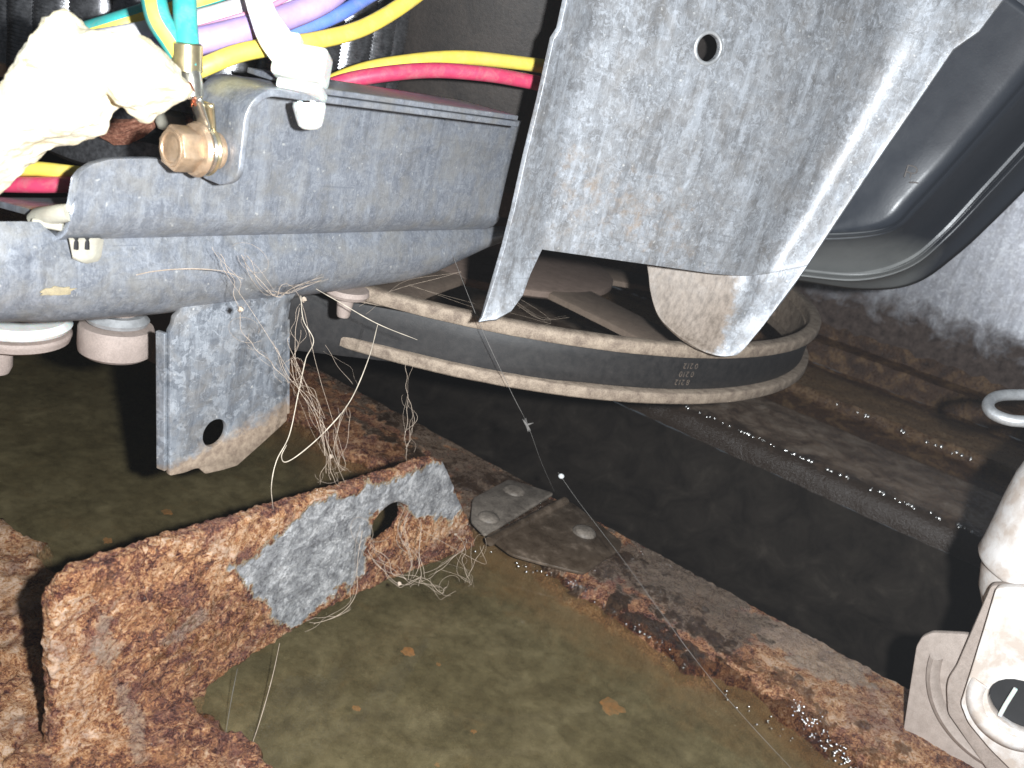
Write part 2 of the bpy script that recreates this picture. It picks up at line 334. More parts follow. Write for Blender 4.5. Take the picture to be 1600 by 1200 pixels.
def rusty(name, wet=.0):
    """rust scale; attributes: zinc, dust, tan, wet (all 0..1)"""
    k = M(name); wv = k.warp(1.3, 1.2)
    n1 = k.noise(1.2, 6, .7, .6); n2 = k.noise(4.6, 6, .78, .7, wv); n3 = k.noise(15, 4, .8); n4 = k.noise(0.8, 5, .65, .5)
    f = k.math('ADD', k.math('ADD', k.math('MULTIPLY', n1, .30), k.math('MULTIPLY', n2, .42)), k.math('MULTIPLY', n3, .28))
    f = k.math('MULTIPLY_ADD', f, 1.55); f.node.inputs[2].default_value = -.260
    f = k.math('ADD', f, k.math('MULTIPLY', k.attr('tan'), .075))
    col = k.ramp(f, [(.39, (.025, .012, .011)), (.44, (.080, .030, .024)), (.485, (.165, .064, .040)), (.525, (.31, .130, .058)), (.57, (.48, .26, .115)), (.65, (.63, .45, .33))])
    col = k.mix(k.ramp(n4, [(.36, .6), (.50, 0)]), col, k.mix(k.ramp(n3, [(.38, 0), (.62, 1)]), (.06, .026, .026), (.24, .10, .08)))
    col = k.mix(k.ramp(n4, [(.52, 0), (.66, .55)]), col, k.mix(k.ramp(n3, [(.38, 0), (.62, 1)]), (.22, .085, .035), (.50, .25, .11)))
    chips = k.ramp(k.vor(2.2, 'Distance', k.warp(3, .4)), [(.10, 1), (.16, 0)]); csel = k.ramp(k.noise(1.1, 2), [(.58, 0), (.62, 1)])
    col = k.mix(k.math('MULTIPLY', k.math('MULTIPLY', chips, csel), .7), col, (.42, .13, .045))
    sed = k.ramp(k.math('ADD', k.math('MULTIPLY', n1, .6), k.math('MULTIPLY', n2, .4)), [(.38, (.10, .080, .052)), (.5, (.17, .138, .092)), (.62, (.25, .205, .14))])
    sed = k.mix(k.ramp(n4, [(.58, 0), (.72, .55)]), sed, (.34, .18, .055))
    sa_ = k.attr('sed'); rustcol = col
    # dust film
    dn = k.ramp(k.math('ADD', k.attr('dust'), k.math('MULTIPLY', k.math('SUBTRACT', n2, .5), 1.5)), [(.35, 0), (.75, .85)])
    dn = k.math('MULTIPLY', dn, k.ramp(n3, [(.35, .45), (.6, 1)]))
    col = k.mix(dn, col, k.mix(n3, (.22, .175, .135), (.38, .31, .25)))
    gm = k.ramp(k.math('ADD', k.attr('grime'), k.math('MULTIPLY', k.math('SUBTRACT', n1, .5), 1.4)), [(.35, 0), (.65, .9)])
    col = k.mix(gm, col, k.ramp(n2, [(.36, (.060, .040, .027)), (.52, (.14, .098, .068)), (.66, (.26, .20, .15))]))
    # remaining zinc
    zn = k.ramp(k.math('ADD', k.math('ADD', k.attr('zinc'), k.math('MULTIPLY', k.math('SUBTRACT', n2, .5), .9)), k.math('MULTIPLY', k.math('SUBTRACT', n1, .5), .45)), [(.36, 0), (.62, 1)])
    zc = k.ramp(k.math('ADD', k.math('MULTIPLY', k.vor(9, 'Color', k.warp(5, .4)), .12), k.math('ADD', k.math('MULTIPLY', n3, .30), k.math('MULTIPLY', n1, .58))), [(.36, (.13, .13, .14)), (.49, (.36, .365, .38)), (.62, (.80, .80, .81))])
    rim = k.ramp(k.math('ADD', k.attr('zinc'), k.math('MULTIPLY', k.math('SUBTRACT', n2, .5), .9)), [(.36, 0), (.5, 1), (.66, 0)])
    col = k.mix(zn, col, zc); col = k.mix(k.math('MULTIPLY', rim, .6), col, (.50, .36, .17))
    wt = k.ramp(k.math('ADD', k.attr('wet'), k.math('MULTIPLY', k.math('SUBTRACT', n1, .5), 1.2)), [(.40, 0), (.60, 1)])
    col = k.mix(wt, col, k.mix(1.0, col, (.30, .25, .21), 'MULTIPLY'))
    sf = k.ramp(k.math('ADD', sa_, k.math('MULTIPLY', k.math('SUBTRACT', n2, .5), .8)), [(.3, 0), (.7, 1)])
    col = k.mix(sf, col, sed)
    k.p(Base_Color=col)
    r = k.mix(wt, k.ramp(n2, [(.45, .12), (.57, .62)]), (.08, .08, .08)); r = k.mix(k.math('MULTIPLY', zn, .9), r, (.36, .36, .36))
    k.p(Roughness=r, Metallic=k.math('MULTIPLY', zn, .45))
    h = k.math('ADD', k.math('MULTIPLY', n2, .6), k.math('MULTIPLY', n3, .5)); h = k.math('MULTIPLY', h, k.math('SUBTRACT', 1.0, k.math('MULTIPLY', zn, .65))); k.bump(h, 1.0, .14); return k
MAT['rust'] = rusty('rust_scale')

# murky water and what lies under it
kwa = M('murky_water'); nt = kwa.t
tr = nt.nodes.new('ShaderNodeBsdfTransparent'); tr.inputs[0].default_value = (.93, .92, .86, 1)
gl = nt.nodes.new('ShaderNodeBsdfGlossy'); gl.inputs['Roughness'].default_value = .04
lw = nt.nodes.new('ShaderNodeLayerWeight'); lw.inputs[0].default_value = .5; fr = nt.nodes.new('ShaderNodeMath'); fr.operation = 'MULTIPLY_ADD'; fr.inputs[1].default_value = .9; fr.inputs[2].default_value = .02; nt.links.new(kwa.math('POWER', lw.outputs['Facing'], 5.0), fr.inputs[0])
mx = nt.nodes.new('ShaderNodeMixShader'); nt.links.new(fr.outputs[0], mx.inputs[0]); nt.links.new(tr.outputs[0], mx.inputs[1]); nt.links.new(gl.outputs[0], mx.inputs[2])
mk_ = nt.nodes.new('ShaderNodeBsdfDiffuse'); na_ = kwa.noise(.30, 6, .62, .4); nb_ = kwa.noise(1.1, 6, .7, .25)
kwa.set(mk_.inputs[0], kwa.ramp(kwa.math('ADD', kwa.math('MULTIPLY', na_, .6), kwa.math('MULTIPLY', nb_, .4)), [(.34, (.108, .088, .042)), (.5, (.162, .132, .066)), (.66, (.23, .188, .10))]))
xs_ = kwa.ramp(kwa.math('ADD', kwa.math('MULTIPLY', kwa.sep(0), .1), kwa.math('MULTIPLY', kwa.noise(.9, 5, .7, .4), .55)), [(.72, 0), (1.05, .65)]); kwa.set(mk_.inputs[0], kwa.mix(xs_, mk_.inputs[0].links[0].from_socket, (.26, .135, .05)))
mm = nt.nodes.new('ShaderNodeMixShader'); kwa.set(mm.inputs[0], kwa.ramp(nb_, [(.35, .30), (.65, .55)])); nt.links.new(tr.outputs[0], mm.inputs[1]); nt.links.new(mk_.outputs[0], mm.inputs[2]); nt.links.new(mm.outputs[0], mx.inputs[1])
nt.links.new(mx.outputs[0], kwa.o.inputs['Surface']); nt.nodes.remove(kwa.b)
va = nt.nodes.new('ShaderNodeVolumeAbsorption'); va.inputs[0].default_value = (.62, .56, .40, 1); va.inputs[1].default_value = .28 / S; nt.links.new(va.outputs[0], kwa.o.inputs['Volume'])
MAT['water'] = kwa
kt = M('trough_sludge'); kt.p(Base_Color=kt.ramp(kt.noise(.5, 7, .65, .6), [(.35, (.014, .011, .009)), (.6, (.032, .026, .021)), (.75, (.06, .05, .04))]), Roughness=.85, Specular_IOR_Level=.12); MAT['sludge'] = kt
krl = M('far_rail_grime'); q1 = krl.noise(.6, 7, .66, .6); q2 = krl.noise(5, 6, .7)
rc = krl.ramp(krl.math('ADD', krl.math('MULTIPLY', q1, .75), krl.math('MULTIPLY', q2, .25)), [(.36, (.07, .040, .025)), (.45, (.16, .105, .07)), (.54, (.27, .195, .14)), (.64, (.38, .30, .235))])
krl.p(Base_Color=rc, Roughness=krl.ramp(q2, [(.38, .25), (.62, .8)])); krl.bump(q2, .6, .12); MAT['farrail'] = krl
wf = krl.ramp(krl.math('ADD', krl.sep(0), krl.math('MULTIPLY', krl.noise(.8, 6, .7, .4), 3.2)), [(2.3 / 6, 1), (3.4 / 6, 0)])
wfd = krl.math('DIVIDE', wf.node.inputs[0].links[0].from_socket, 6.0); krl.set(wf.node.inputs[0], wfd)
krl.p(Base_Color=krl.mix(wf, rc, (.045, .030, .021))); krl.p(Roughness=krl.mix(wf, krl.ramp(q2, [(.38, .25), (.62, .8)]), (.34, .34, .34)))
kdr = M('dark_wet_rust'); q1 = kdr.noise(.7, 7, .66, .6); q2 = kdr.noise(4.5, 6, .7)
kdr.p(Base_Color=kdr.ramp(kdr.math('ADD', kdr.math('MULTIPLY', q1, .7), kdr.math('MULTIPLY', q2, .3)), [(.36, (.035, .016, .010)), (.5, (.10, .05, .025)), (.62, (.27, .16, .075)), (.7, (.36, .24, .14))]), Roughness=kdr.ramp(q2, [(.38, .14), (.6, .6)])); kdr.bump(q2, .8, .15); MAT['darkrust'] = kdr
lx = kdr.math('ADD', kdr.sep(0), kdr.math('MULTIPLY', kdr.math('SUBTRACT', kdr.noise(.9, 5, .7, .4), .5), 3.0)); og = kdr.ramp(kdr.math('DIVIDE', lx, 20.0), [(.28, 0), (.34, .75), (.56, .6), (.62, 0)])
old = kdr.b.inputs['Base Color'].links[0].from_socket; kdr.p(Base_Color=kdr.mix(og, old, kdr.ramp(q2, [(.36, (.12, .06, .025)), (.5, (.30, .18, .085)), (.64, (.42, .30, .19))])))
def m_(k): return MAT[k].m

# ================================================================== THE SETTING
# base pan: left rusty floor, flooded bay, near rail
xs = np.concatenate([np.arange(-20, 4, 1.2), np.arange(4, 35.2, .125), [35.2]])
ys = np.concatenate([np.arange(-14, -3, .8), np.arange(-3, 27, .125), np.arange(27, 42, .25), np.arange(42, 80, 1.0)])
X, Y = np.meshgrid(xs, ys, indexing='ij'); P = np.c_[X.ravel(), Y.ravel(), np.zeros(X.size)]
n_lo = fbm(P, .35, 4, 3); n_mid = fbm(P, 1.3, 5, 11); n_hi = fbm(P, 4.5, 3, 29, .6)
x = P[:, 0]; y = P[:, 1]
left = 1 - sstep(14.0, 15.6, x + (n_lo - .5) * 1.6 + (n_mid - .5) * 1.4 - .35 * sstep(20, 40, y))
right = sstep(27.6, 30.4, x + (n_lo - .5) * 2.2 + (n_mid - .5) * 1.0 - .9 * sstep(10, 17, y) * (1 - sstep(17, 24, y)))
z = -2.0 + (n_lo - .5) * .9
z = z * (1 - left) + left * (.42 + (n_mid - .5) * .50 + (n_hi - .5) * .30)
topz = .62 + (n_mid - .5) * .18 + (n_hi - .5) * .16 * (1 - sstep(11, 16, y))
topz = topz - .25 * (1 - sstep(29.5, 32.5, x))
z = z * (1 - right) + right * topz
P3 = np.c_[x, y, z]; px, py = proj(P3); wob = (n_mid - .5) * 120 + (n_hi - .5) * 60
dust = np.maximum.reduce([
    pmask(px, py, [(998, 850), (1060, 865), (1180, 945), (1300, 1010), (1390, 1060), (1330, 1075), (1240, 1040), (1170, 985), (1085, 935), (1030, 925), (995, 890)], 14, wob * .6) * 1.25,
    pmask(px, py, [(560, 660), (640, 640), (740, 715), (730, 760), (640, 730)], 18, wob) * .35,
    pmask(px, py, [(830, 730), (900, 770), (985, 840), (940, 830), (860, 780), (800, 735)], 8, wob) * .9])
tan = np.maximum.reduce([
    pmask(px, py, [(590, 660), (700, 660), (760, 710), (640, 735)], 20, wob),
    pmask(px, py, [(1130, 950), (1400, 1060), (1420, 1200), (1340, 1180), (1180, 1060)], 20, wob) * .8,
    pmask(px, py, [(-60, 700), (20, 780), (110, 860), (80, 960), (60, 1060), (-80, 1060)], 25, wob) * .75,
    pmask(px, py, [(-20, 1080), (70, 1060), (100, 1230), (-40, 1230)], 25, wob) * .6])
wet = np.maximum.reduce([
    pmask(px, py, [(470, 560), (560, 600), (600, 720), (740, 780), (760, 850), (880, 880), (1000, 960), (1150, 1060), (1290, 1200), (1420, 1200), (1180, 1010), (1000, 900), (960, 840), (820, 740), (700, 720), (560, 590)], 16, wob) * .55,
    pmask(px, py, [(960, 930), (1100, 1000), (1280, 1130), (1330, 1200), (1200, 1200), (1080, 1060)], 12, wob)])
grime = np.maximum(pmask(px, py, [(470, 540), (640, 630), (860, 770), (1100, 890), (1180, 930), (1190, 1000), (1120, 1030), (1060, 1000), (960, 930), (760, 860), (700, 760), (560, 640)], 26, wob), .0)
wet = np.maximum(wet, .7 * (1 - sstep(.05, .3, z)) * sstep(-.2, .0, z))
base_pan = mk('base_pan', P3, grid_faces(len(xs), len(ys)), m_('rust'), smooth=60, kind='structure', base=(20, 20, 0), attrs={'dust': dust, 'tan': tan, 'wet': wet, 'zinc': np.zeros(len(x)), 'grime': grime, 'sed': 1 - sstep(-.75, -.12, z)})
# water body: closed slab so that it absorbs with depth
V, F = box_geo((21.8, 32.7, -1.6), (9.4, 46.6, 1.6)); V = np.array(V)
wat = mk('pool_water', V, F, m_('water'), smooth=0, kind='structure', base=(21.8, 32, -3.2))
# rail drop, trough, far rails, rear
def sheet(name, prof, y0, y1, mat, nx=6, ny=90, amp=.1, seed=0, kind='structure'):
    pr = []
    for (a, b) in zip(prof[:-1], prof[1:]):
        L = math.hypot(b[0] - a[0], b[1] - a[1]); k = max(2, int(L / .25))
        for i in range(k): pr.append((a[0] + (b[0] - a[0]) * i / k, a[1] + (b[1] - a[1]) * i / k))
    pr.append(prof[-1]); yy = np.linspace(y0, y1, ny)
    Vv = np.array([(q[0], t, q[1]) for q in pr for t in yy]); nn = fbm(Vv, 1.1, 5, seed) - .5
    Vv[:, 2] += nn * amp; Vv[:, 0] += (fbm(Vv, 1.7, 4, seed + 5) - .5) * amp
    return mk(name, Vv, grid_faces(len(pr), ny), mat, smooth=50, kind=kind, base=(prof[0][0], y0, prof[0][1]))
sheet('drain_trough', [(35.1, .35), (35.35, -.2), (35.5, -3.6), (36.6, -5.4), (39, -6.4), (44, -6.7), (48.5, -6.3), (51.5, -5.2), (53.4, -3.6), (54.1, -2.2), (54.25, -.9)], -14, 78, m_('sludge'), amp=.25, seed=41)
sheet('far_rail', [(54.25, -.9), (54.28, -.3), (54.45, .2), (54.9, .58), (55.6, .76), (58, .85), (63.0, .8), (63.5, .6), (63.7, .3)], -14, 78, m_('farrail'), ny=240, amp=.22, seed=51)
sheet('rust_gutter', [(63.7, .4), (64.0, -.3), (67, -.35), (69.4, .1), (70, .8), (74, 1.0), (77.0, .9), (77.6, .1), (79, -.3), (80.2, .4)], -14, 78, m_('darkrust'), ny=240, amp=.32, seed=61)
sheet('rear_ledge', [(80.2, .4), (80.5, 2.2), (82.2, 2.5), (82.6, 4.0)], -14, 78, m_('darkrust'), ny=120, amp=.35, seed=71)
kwl = MAT['galv_wall']  # soil film creeping up the rear panel
zc = kwl.sep(2); soil = kwl.ramp(kwl.math('ADD', kwl.math('MULTIPLY', zc, .075), kwl.math('MULTIPLY', kwl.noise(.55, 7, .7, .5), .55)), [(.50, 1), (.72, 0)])
old = kwl.b.inputs['Base Color'].links[0].from_socket; kwl.p(Base_Color=kwl.mix(soil, old, kwl.ramp(kwl.noise(1.5, 6, .7), [(.35, (.05, .032, .027)), (.65, (.17, .125, .105))])))
kwl.p(Metallic=kwl.math('SUBTRACT', .85, kwl.math('MULTIPLY', soil, .85), True)); kwl.p(Roughness=kwl.math('ADD', .40, kwl.math('MULTIPLY', soil, .4)))
rp = mk('rear_panel', [(82.5, a, b) for a in np.linspace(-20, 80, 60) for b in np.linspace(2.5, 50, 30)], grid_faces(60, 30), kwl.m, kind='structure', base=(82.5, 30, 2.5))
ep = mk('end_panel', [(a, 80, b) for a in (-20, 95) for b in (-7, 50)], [(0, 1, 3, 2)], m_('sludge'), kind='structure', base=(30, 80, -7))

# ================================================================== PULLEY AND BELT
PC = np.array([42.0, 31.0, 0.0])
pul = thing('drive_pulley', (42, 31, 6), 'large dusty beige drive pulley lying flat with spokes and flanged rim', 'pulley')
prof = [(18.3, 7.95), (18.3, 10.42), (18.34, 10.5), (18.42, 10.53), (18.84, 10.52), (18.92, 10.47), (18.95, 10.40), (18.95, 10.08), (18.9, 10.0), (18.2, 9.97), (18.2, 8.36), (18.88, 8.40), (18.94, 8.36), (18.96, 8.28), (18.96, 7.98), (18.9, 7.9), (18.35, 7.86)]
V, F = lathe_geo(PC, prof, 180, closed_prof=True); V = np.array(V); V += (fbm(V, 2.0, 3, 5)[:, None] - .5) * .018
mk('rim', V, F, m_('pulley'), pul, 50)
V, F = lathe_geo(PC, [(2.6, 8.6), (7.4, 8.6), (7.6, 8.75), (7.6, 9.05), (7.4, 9.15), (2.6, 9.3)], 72, closed_prof=True); mk('web_disc', V, F, m_('brown'), pul)
V, F = lathe_geo(PC, [(0, 7.8), (2.7, 7.8), (2.7, 11.0), (2.4, 11.3), (1.2, 11.3), (1.2, 12.2), (0, 12.3)], 40); mk('hub', V, F, m_('brown'), pul)
for k in range(6):
    a = math.radians(258 + 60 * k); er = np.array([math.cos(a), math.sin(a), 0]); et = np.array([-math.sin(a), math.cos(a), 0]); V = []; pr = []
    rows = 12
    for i in range(rows):
        t = i / (rows - 1); r = 6.6 + (18.35 - 6.6) * t; wd = 1.75 - .25 * math.sin(math.pi * t); zz = 9.0 - .15 * t
        for (u, h) in [(-1, -.30), (-1, .0), (-.85, .10), (.85, .10), (1, .0), (1, -.30)]:
            V.append(PC + er * r + et * wd * u + np.array([0, 0, zz + h]))
    F = grid_faces(rows, 6, True) + [tuple(range(6)), tuple((rows - 1) * 6 + j for j in range(6))[::-1]]
    mk('spoke', V, F, m_('pulley_in'), pul, 50)

T = onz(575, 470, 10)[:2]; aT = math.atan2(T[1] - 31, T[0] - 42)            # where the belt leaves the rim
aT = math.radians(213)
RB = 18.55
path = []; a_end = aT - math.radians(205)
tp = np.array([42 + RB * math.cos(aT), 31 + RB * math.sin(aT)])
tdir = np.array([math.sin(aT), -math.cos(aT)])                              # leaving towards the motor
if tdir[1] < 0: tdir = -tdir
MP = tp + tdir * 21.0
nr_ = np.array([math.cos(aT), math.sin(aT)])
for i in range(24): path.append((MP + (tp - MP) * i / 24, nr_))
ccw = 1
for i in range(141):
    a = aT + math.radians(200) * i / 140; path.append((np.array([42 + RB * math.cos(a), 31 + RB * math.sin(a)]), np.array([math.cos(a), math.sin(a)])))
sec = [(-.3, .01), (0, 0), (.04, .05), (.05, .3), (.06, .5), (.05, .7), (.04, .95), (0, 1.0), (-.3, .99)]
def bz0(i):
    if i < 24: return 7.98 - .12 * 21.0 * (1 - i / 24)
    return 7.98 + .47 * float(sstep(0, 20, (i - 24) * 200 / 140))
def bz1(i): return 9.96 - (.05 * 21.0 * (1 - i / 24) if i < 24 else 0)
V = [np.array([q[0] + n_[0] * s_[0], q[1] + n_[1] * s_[0], bz0(i) + (bz1(i) - bz0(i)) * s_[1]]) for i, (q, n_) in enumerate(path) for s_ in sec]
belt = mk('drive_belt', V, grid_faces(len(path), len(sec), True), m_('belt'), None, 50, 'black rubber drive belt wrapped round the big dusty pulley', 'belt', base=(42, 12, 7.5))
g = onz(1071, 584, 9.15); ga = math.atan2(g[1] - 31, g[0] - 42)
for i, (txt, dz, da) in enumerate([('0 212', .37, .005), ('0 210', .0, .0), ('8 212', -.37, -.006)]):
    cu = bpy.data.curves.new('t', 'FONT'); cu.body = txt; cu.size = .44; cu.align_x = 'CENTER'; cu.align_y = 'CENTER'
    ob = bpy.data.objects.new('t', cu); sc.collection.objects.link(ob); me = bpy.data.meshes.new_from_object(ob); bpy.data.objects.remove(ob); bpy.data.curves.remove(cu)
    bm = bmesh.new(); bm.from_mesh(me); bmesh.ops.subdivide_edges(bm, edges=bm.edges, cuts=1)
    org = ORG[belt.name]
    for v in bm.verts:
        tx, ty = -v.co.x * .82, -v.co.y * .80                                # printed upside down
        a = ga + da + tx / 18.65; r = 18.55 + .060 + .014
        p = np.array([42 + r * math.cos(a), 31 + r * math.sin(a), 9.17 + dz + ty]); v.co = Vector((p - org) * S)
    bm.to_mesh(me); bm.free(); mkm('printed_code', me, m_('print'), belt, 0, org=org)

# ================================================================== MOTOR MOUNT BRACKET
YL, YF = 18.0, 20.0
XE = ony(385, 200, YL)[0]
mb = thing('motor_bracket', (18, 20, 7), 'blue-grey galvanised pressed steel motor bracket with a hanging foot', 'bracket')
# upper gutter: face, rounded bottom, back wall
xl = ony(110, 300, YF)[0]; xr = ony(792, 280, YF)[0]
top_px = [(110, 330), (112, 290), (122, 268), (140, 255), (170, 247), (230, 246), (300, 252)]
tx = [ony(a, b, YF) for a, b in top_px]; txx = [p[0] for p in tx]; txz = [p[2] for p in tx]
cols = np.concatenate([np.linspace(xl, xl + .8, 10), np.linspace(xl + 1, XE + .3, 14), np.linspace(XE + .35, xr, 40)]); V = []
zb = 13.62
for cx in cols:
    if cx <= XE + .32: zt = np.interp(cx, txx, txz)
    else: zt = 17.75
    endx = max(0, (cx - (xr - .01)))
    for i in range(15): V.append((cx - .012 * i * (cx > xr - .02), YF + .0 + .03 * math.sin(i / 14 * math.pi), zt + (zb + .75 - zt) * i / 14))
    for i in range(1, 12):
        a = math.pi * i / 14; V.append((cx, YF + .85 - .85 * math.cos(a), zb + .75 - .75 * math.sin(a)))
    for i in range(1, 8): V.append((cx, YF + 1.72 + .35 * i, zb + .30 - .05 * i))
nrow = 15 + 11 + 7
o = mk('upper_gutter', V, grid_faces(len(cols), nrow), m_('galv_beam'), mb, 50); solid(o, .16, -1 * 0, .03)
# lip with ear (one bent strip), plus the doubled lip edge
def strip(name, path, w0, w1, t, mat, bev=.03):
    V = []
    for i, (a, b) in enumerate(path):
        y0 = w0(i / (len(path) - 1)) if callable(w0) else w0; y1 = w1(i / (len(path) - 1)) if callable(w1) else w1
        for j in range(7): V.append((a, y0 + (y1 - y0) * j / 6, b))
    o = mk(name, V, grid_faces(len(path), 7), mat, mb, 40); return solid(o, t, 0, bev)
ZL = 17.85
xlr = ony(812, 192, YL)[0]
pth = [(xlr, ZL)] + [(xlr + (XE + .75 - xlr) * i / 20, ZL) for i in range(1, 21)]
for i in range(1, 9): a = math.pi / 2 * i / 8; pth.append((XE + .75 - .75 * math.sin(a), ZL - .75 + .75 * math.cos(a)))
zeb = ony(365, 300, YL)[2]
n0 = len(pth)
for i in range(1, 15): pth.append((XE, ZL - .75 + (zeb - ZL + .75) * i / 14))
NP = len(pth) - 1
def we0(t):
    k = t * NP - n0 - 8
    return YL + (0 if k < 0 else .95 * (1 - math.sqrt(max(0, 1 - (k / 5.2) ** 2))))
def we1(t):
    k = t * NP - n0 - 6
    return YF - .03 - (0 if k < 0 else .95 * (1 - math.sqrt(max(0, 1 - (k / 7.2) ** 2))))
strip('lip_and_ear', pth, we0, we1, .17, m_('galv_beam'))
strip('lip_doubler', [(xlr - .06 + (XE + 1.9 - xlr) * i / 20, ZL + .19) for i in range(21)], YL + .05, YF + .6, .15, m_('galv_beam'))
# lower trough
bz = [(0, 505), (120, 499), (240, 490), (380, 472), (480, 458), (560, 446), (620, 436), (660, 424), (700, 400), (740, 376), (775, 362)]
YT = YF + .35
bx = [ony(a, b, YT + .9) for a, b in bz]; bxx = [p[0] for p in bx]; bzz = [p[2] for p in bx]
cols = np.linspace(2, bxx[-1], 70); V = []; nr = 24
for cx in cols:
    zb2 = np.interp(cx, bxx, bzz); zt = 13.6 + .42 * (1 - float(sstep(10.6, 11.2, cx))); r = min(1.5, (zt - zb2) * .55)
    for i in range(10): V.append((cx, YT + .25 * (1 - i / 9) ** 2, zt + (zb2 + r - zt) * i / 9))
    for i in range(1, 12):
        a = math.pi / 2 * i / 9; V.append((cx, YT + r - r * math.cos(a), zb2 + r - r * math.sin(a)))
    for i in range(1, 4): V.append((cx, YT + r + r * .2 + .4 * i, zb2 + .08 + .03 * i))
o = mk('lower_trough', V, grid_faces(len(cols), nr), m_('galv_beam'), mb, 50); solid(o, .18, 0, .03)
# hanging foot: plate with hole, side flanges
YK = YT + .42
foot = [(284, 440), (278, 486), (270, 494), (268, 506), (262, 516), (262, 742), (286, 737), (301, 731), (308, 730), (318, 739), (345, 733), (368, 726), (404, 694), (438, 663), (446, 655), (447, 500), (452, 470), (470, 440), (380, 400)]
fp = round_poly(ypl(foot, YK), .07)
h = ypl([(333, 675)], YK)[0]
k2 = galv('galvanised_foot', (.13, .145, .17), (.36, .385, .42), 2.6, 1.0, (.30, .275, .245), .5, .35, .46)
zf = k2.sep(2); dirt = k2.ramp(k2.math('ADD', zf, k2.math('MULTIPLY', k2.noise(1.1, 6, .65), 1.5)), [(.05, 0), (.95, 1)])
dm = k2.ramp(k2.math('ADD', k2.math('MULTIPLY', k2.math('ADD', zf, k2.math('MULTIPLY', k2.sep(0), -.30)), .5), k2.math('MULTIPLY', k2.noise(1.4, 6, .7), .9)), [(.58, 1), (.82, 0)])
old = k2.b.inputs['Base Color'].links[0].from_socket
k2.p(Base_Color=k2.mix(dm, old, k2.ramp(k2.noise(5, 5, .7), [(.35, (.19, .14, .105)), (.65, (.35, .27, .20))]))); k2.p(Metallic=k2.math('SUBTRACT', .35, k2.math('MULTIPLY', dm, .35), True)); MAT['foot'] = k2
ftp = plate('foot_plate', [fp, ring2(h[0], h[1], .42, .46)], .2, .04, lambda a, b, c: (a, YK + c, b), m_('foot'), mb)
for (e, xw, yb, tpx) in (((262, 520), .0, 742, -1), ((447, 500), .0, 655, 1)):
    p0 = ony(e[0], e[1], YK); p1 = ony(e[0], yb - 8, YK); V = []
    for i in range(9):
        t = i / 8; p = p0 + (p1 - p0) * t
        for j in range(5):
            s_ = j / 4; V.append((p[0] + tpx * (.06 + .10 * s_), YK - .02 + (.28 if tpx < 0 else .5) * s_, p[2]))
    solid(mk('flange', V, grid_faces(9, 5), m_('foot'), ftp), .14, 0, .02)

rng = random.Random(8); lp_ = []
c0 = ony(86, 453, YT)
for k in range(22):
    t = 2 * math.pi * k / 22; rr = rng.uniform(.7, 1.1); lp_.append((c0[0] + .46 * rr * math.cos(t), c0[2] + .13 * rr * math.sin(t)))
MAT['stain'] = dusty('tan_stain', (.27, .225, .15), (.42, .35, .21), .8, .8, 5)
plate('dried_stain', [lp_], .05, .015, lambda a, b, c: (a, YT - .10 + c, b), MAT['stain'].m, mb)

# bosses and screws under the bracket
def boss(px, ytop, ybot, wpx, d, label, mat='bossy', flange=False):
    c0 = at(px, ytop, d); s1 = d / FPX; hh = (ybot - ytop) * s1; r = wpx / 2 * s1
    root = thing('round_boss', (c0[0], c0[1], c0[2] - hh), label, 'boss', 'round bosses under the motor bracket')
    V, F = lathe_geo((c0[0], c0[1], c0[2]), [(0, -hh), (r * .86, -hh), (r * .97, -hh + .1), (r, -hh + .3), (r, -.15), (r * .96, -.05), (r * .55, 0.0), (r * .5, .9), (0, .9)], 40)
    mk('body', V, F, m_(mat), root)
    return root, c0, r, hh
r1, c0, r, hh = boss(183, 505, 556, 112, 27.5, 'short brown cylindrical boss under the bracket left of its hanging foot')
V, F = lathe_geo((c0[0], c0[1], c0[2] + .06), [(0, 0), (r * .8, 0), (r * .85, .12), (r * .7, .3), (0, .35)], 32); mk('washer', V, F, m_('steel'), r1)
r2, c0, r, hh = boss(20, 508, 530, 170, 26.5, 'pinkish white flanged boss at the far left edge under the bracket')
V, F = lathe_geo((c0[0], c0[1], c0[2] + .05), [(0, 0), (r * .95, 0), (r * 1.0, .12), (r * .9, .3), (0, .4)], 40); mk('cap', V, F, m_('nylon'), r2)
pc = at(-5, 545, 26); V, F = lathe_geo(pc, [(0, -.7), (.34, -.7), (.42, -.5), (.42, .6), (0, .6)], 24); mk('stud', V, F, m_('bossy'), r2)
sw = at(541, 462, 31.2)
sr = thing('hanging_screw', (sw[0], sw[1], sw[2] - .8), 'small grey screw hanging from the bracket in front of the belt', 'screw')
V, F = lathe_geo(sw, [(0, .3), (.75, .28), (.78, .12), (.7, .0), (.30, -.05), (0, -.05)], 28); mk('washer', V, F, m_('bossy'), sr)
V, F = lathe_geo(sw, [(.31, 0), (.30, -.15), (.27, -.4), (.235, -.68), (.2, -.76), (0, -.78)], 18); mk('shank', V, F, m_('bossy'), sr)

